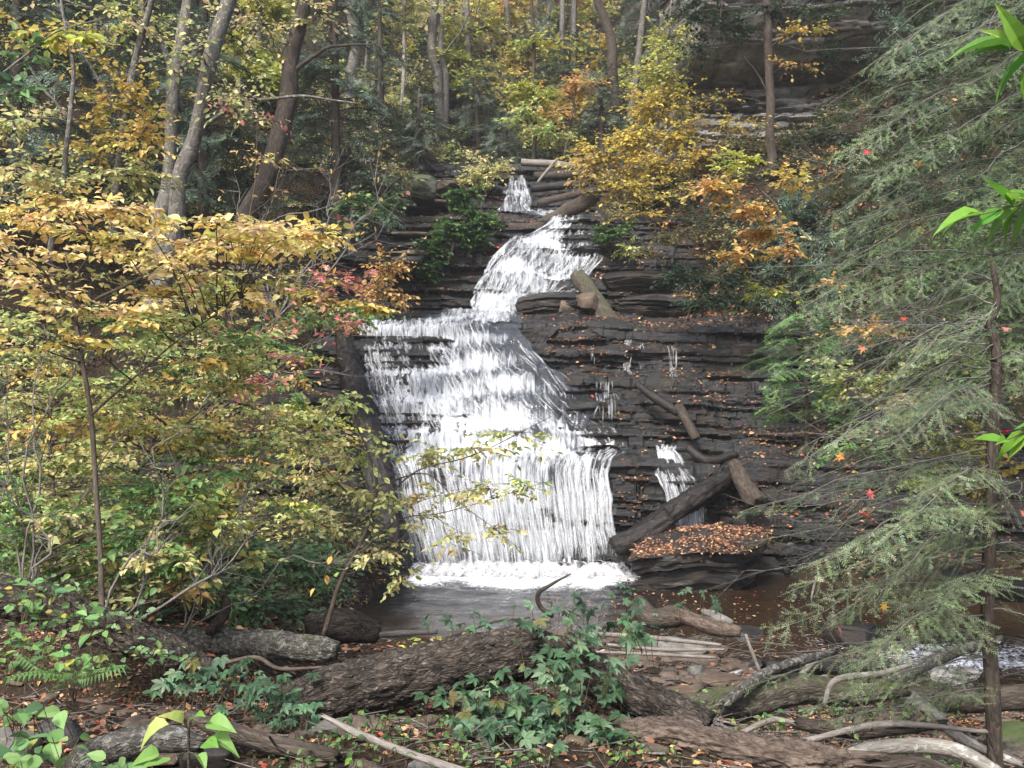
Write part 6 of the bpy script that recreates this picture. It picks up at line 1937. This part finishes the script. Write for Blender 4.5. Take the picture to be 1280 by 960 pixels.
# ------------------------------------------------------------------ dead leaves, twigs, gravel
def litter_on(V, F, n, rng, size, pal, zmin, fm, mask=None, lift=.012, tilt=.35):
    a, b, c = V[F[:, 0]], V[F[:, 1]], V[F[:, 2]]
    N = np.cross(b - a, c - a)
    ar = np.linalg.norm(N, axis=1)
    N = N / (ar[:, None] + 1e-12)
    N = N * np.sign(N[:, 2:3] + 1e-9)
    cen = (a + b + c) / 3
    w = ar * (N[:, 2] > zmin)
    if mask is not None:
        w = w * mask(cen)
    w = w / w.sum()
    i = rng.choice(len(F), n, p=w)
    u = rng.random((n, 2))
    p = a[i] + (b - a)[i] * u[:, :1] + (c - a)[i] * u[:, 1:] * .9 + N[i] * lift * (.3 + rng.random((n, 1)))
    d = rng.standard_normal((n, 3)) * np.array([1, 1, .25])
    leaves(fm, p, d, nrm(N[i] + rng.standard_normal((n, 3)) * tilt), size * (.5 + .9 * rng.random(n)), pick(rng, pal, n, .25), 'oval', .6)


rng = np.random.default_rng(61)
fm = MB()


def dry(c):
    py = HY - (c[:, 2] - EYE[2]) / c[:, 1] * FPX
    px = CX + c[:, 0] / c[:, 1] * FPX
    le = np.interp(py, [262, 275, 303, 330, 350, 385, 400, 430, 500, 560, 620, 715], [640, 690, 638, 608, 594, 560, 450, 444, 462, 478, 496, 520])
    ri = np.interp(py, [262, 285, 330, 365, 385, 395, 420, 470, 500, 530, 548, 562, 575, 715], [746, 754, 754, 724, 650, 640, 652, 706, 730, 774, 802, 806, 775, 775])
    wet = (px > le) & (px < ri)
    side = (px > 812) & (px < 882) & (py > 552)
    patch = sstep(-.15, .35, fbm(c * np.array([.9, .9, 1.6]), 3, 90))
    return np.where(wet | side | (c[:, 2] < .15), 0, .12 + patch)


litter_on(LV, LF, 23000, rng, .078, LITTER, .45, fm, dry)
litter_on(LV, LF, 8000, rng, .065, LITTER, .1, fm, lambda c: dry(c) * (c[:, 0] > 1.5))
litter_on(SV, SF, 2600, rng, .062, LITTER[:4] + [(.5, .27, .15, 3)], .55, fm, lambda c: sstep(.5, .68, c[:, 2]) * (.25 + sstep(-.3, .2, fbm(c * 1.8, 3, 95))))
g4 = grid_faces(len(gy), len(gx))
gv = np.stack([X, Y, Z], -1).reshape(-1, 3)
inview = lambda c: (np.abs(c[:, 0]) < c[:, 1] * .56 + .5) & (c[:, 1] > 2.2)
litter_on(gv, g4, 24000, rng, .042, LITTER, .3, fm, lambda c: inview(c) * (c[:, 1] < 9.5) * (c[:, 2] > .06) * (.25 + sstep(-.2, .3, fbm(c * 1.6, 3, 91))))
litter_on(gv, g4, 9000, rng, .075, LITTER, .3, fm, lambda c: inview(c) * (c[:, 1] > 9) * (c[:, 1] < 19.5) * (c[:, 2] > .05) * (.2 + sstep(-.2, .3, fbm(c * 1.2, 3, 92))))
litter_on(gv, g4, 16000, rng, .13, LITTER, .2, fm, lambda c: inview(c) * (c[:, 1] > 20) * (c[:, 1] < 62) / np.maximum(c[:, 1], 1) ** .5)
litter_on(gv, g4, 9000, rng, .1, LITTER, .2, fm, lambda c: (c[:, 0] > 2) * (c[:, 0] < 12) * (c[:, 1] > 20) * (c[:, 1] < 31))
nf = 900
fx, fy = .2 + 5.5 * rng.random(nf), 9.8 + 7.5 * rng.random(nf)
leaves(fm, np.stack([fx, fy, .05 + .02 * rng.random(nf)], -1), rng.standard_normal((nf, 3)) * np.array([1, 1, .1]), nrm(UP + rng.standard_normal((nf, 3)) * .2), .03 + .04 * rng.random(nf), pick(rng, LITTER, nf), 'oval', .4)
REDL = [(.5, .05, .05, 3), (.55, .12, .08, 2), (.6, .25, .12, 1)]
litter_on(gv, g4, 130, rng, .045, REDL, .3, fm, lambda c: inview(c) * (c[:, 1] < 6.2) * (c[:, 0] < .3))
stuff('leaf_litter', fm, M['litter'], 'dead brown and orange leaves scattered over ground and ledges', False)

wm = MB()
nn = 4600
yy = 3.2 + 10.0 * rng.random(nn)
xx = (rng.random(nn) - .5) * 1.15 * yy
right = (rng.random(nn) < .55) & (yy > 5)
xx = np.where(right, np.abs(xx), xx)
zz = np.maximum(H(xx, yy), .03)
an = rng.random(nn) * math.pi
ln = .06 + .38 * rng.random(nn) ** 2 + .5 * (rng.random(nn) < .03)
dv = np.stack([np.cos(an), np.sin(an) * .7, .18 * rng.standard_normal(nn)], -1)
A = np.stack([xx, yy, zz + .02], -1)
prisms(wm, A - dv * ln[:, None] / 2, A + dv * ln[:, None] / 2 + UP * .03 * rng.random((nn, 1)), .002 + .006 * rng.random(nn) ** 2, .002)
stuff('twig_litter', wm, M['bark_twig_grey'], 'fallen twigs strewn over the foreground and stream edge')

mb = MB()
bm = bmesh.new()
bmesh.ops.create_icosphere(bm, subdivisions=2, radius=1.0)
UV_ = np.array([v.co[:] for v in bm.verts])
UF_ = np.array([[v.index for v in f.verts] for f in bm.faces])
bm.free()
for k in range(1700):
    y = 3.3 + 10.5 * rng.random()
    x = (rng.random() - .5) * 1.1 * y
    if k % 3 and y > 7.5:
        x = .6 + 4.5 * rng.random()
    z = float(H(x, y))
    if z < -.32:
        continue
    s = .02 + .07 * rng.random() ** 3 + (.03 * rng.random() if y > 8 else 0)
    if k > 1250:
        x, y = .4 + 5.0 * rng.random(), 10.0 + 6.5 * rng.random()
        z = max(float(H(x, y)), -.09)
        s = .05 + .13 * rng.random() ** 2
    v = np.sign(UV_) * np.abs(UV_) ** .6
    for _ in range(7):
        q = nrm(rng.standard_normal(3))
        v = v - np.maximum(v @ q - (.4 + .4 * rng.random()), 0)[:, None] * q
    v = v * s * np.array([1.5, 1, .42]) * (.7 + .6 * rng.random(3))
    a = rng.random() * 6.28
    v = v @ np.array([[math.cos(a), -math.sin(a), 0], [math.sin(a), math.cos(a), 0], [0, 0, 1]])
    mb.add(v + np.array([x, y, z + s * .15]), UF_)
stuff('gravel', mb, M['brownstone'], 'small loose stones along the stream and foreground bank', False)


# ------------------------------------------------------------------ the damp air of the glen
def box_mesh(lo, hi):
    mb = MB()
    x0, y0, z0 = lo
    x1, y1, z1 = hi
    mb.add([(x0, y0, z0), (x1, y0, z0), (x1, y1, z0), (x0, y1, z0), (x0, y0, z1), (x1, y0, z1), (x1, y1, z1), (x0, y1, z1)],
           np.array([[0, 3, 2, 1], [4, 5, 6, 7], [0, 1, 5, 4], [1, 2, 6, 5], [2, 3, 7, 6], [3, 0, 4, 7]]))
    return mb


k = NT('air')
vol = k.n('VolumePrincipled')
vol.inputs['Color'].default_value = (.93, .95, .97, 1)
vol.inputs['Density'].default_value = HAZE = .001
vol.inputs['Anisotropy'].default_value = .2
k.t.links.new(vol.outputs[0], k.out.inputs['Volume'])
ztop = float(max(o.matrix_world.translation.z + max((c[2] for c in o.bound_box), default=0) for o in scene.objects if o.type == 'MESH')) + 2
hz = link('haze', box_mesh((-152, -42, -2.5), (152, 172, ztop)), k.m, None, False)
hz['kind'] = 'stuff'
hz['label'] = 'thin pale haze filling the glen'


# ------------------------------------------------------------------ camera, light, sky
cam = bpy.data.cameras.new('camera')
cam.sensor_fit = 'HORIZONTAL'
cam.sensor_width = 36.0
cam.lens = 36.0 * FPX / 1280.0
cam.shift_y = (HY - 480.0) / 1280.0        # level camera, frame raised as in a view camera
cam.clip_start, cam.clip_end = .05, 600
co = bpy.data.objects.new('camera', cam)
co.location = Vector(EYE)
co.rotation_euler = (math.radians(90), 0, 0)
COL.objects.link(co)
scene.camera = co

SUN_EL, SUN_AZ = 46.0, 205.0               # high, behind the viewer's left shoulder; broad and soft
w = bpy.data.worlds.new('World')
scene.world = w
w.use_nodes = True
nt = w.node_tree
sky = nt.nodes.new('ShaderNodeTexSky')
sky.sky_type = 'NISHITA'
sky.sun_disc = False
sky.sun_elevation = math.radians(SUN_EL)
sky.sun_rotation = math.radians(SUN_AZ)
sky.air_density, sky.dust_density, sky.ozone_density = 1.0, 3.0, .6
bg = nt.nodes['Background']
nt.links.new(sky.outputs[0], bg.inputs[0])
bg.inputs[1].default_value = .12
ld = bpy.data.lights.new('sun', 'SUN')
ld.energy = 2.0
ld.angle = math.radians(8)
ld.color = (1.0, .965, .91)
lo = bpy.data.objects.new('sun', ld)
d = Vector((math.sin(math.radians(SUN_AZ)) * math.cos(math.radians(SUN_EL)), math.cos(math.radians(SUN_AZ)) * math.cos(math.radians(SUN_EL)), math.sin(math.radians(SUN_EL))))
lo.rotation_euler = d.to_track_quat('Z', 'Y').to_euler()
COL.objects.link(lo)

vs = scene.view_settings
scene.display_settings.display_device = 'sRGB'
vs.view_transform = 'Standard'
vs.look = 'None'
vs.gamma = 1.0
vs.use_curve_mapping = False
vs.exposure = 1.62
cy = scene.cycles
cy.use_denoising = True
try:
    cy.denoiser = 'OPENIMAGEDENOISE'
    cy.denoising_input_passes = 'RGB_ALBEDO_NORMAL'
except Exception:
    pass
cy.max_bounces = 6
cy.diffuse_bounces = 3
cy.glossy_bounces = 3
cy.transmission_bounces = 3
cy.transparent_max_bounces = 14
cy.volume_bounces = 0
cy.sample_clamp_indirect = 6
cy.caustics_reflective = False
cy.caustics_refractive = False
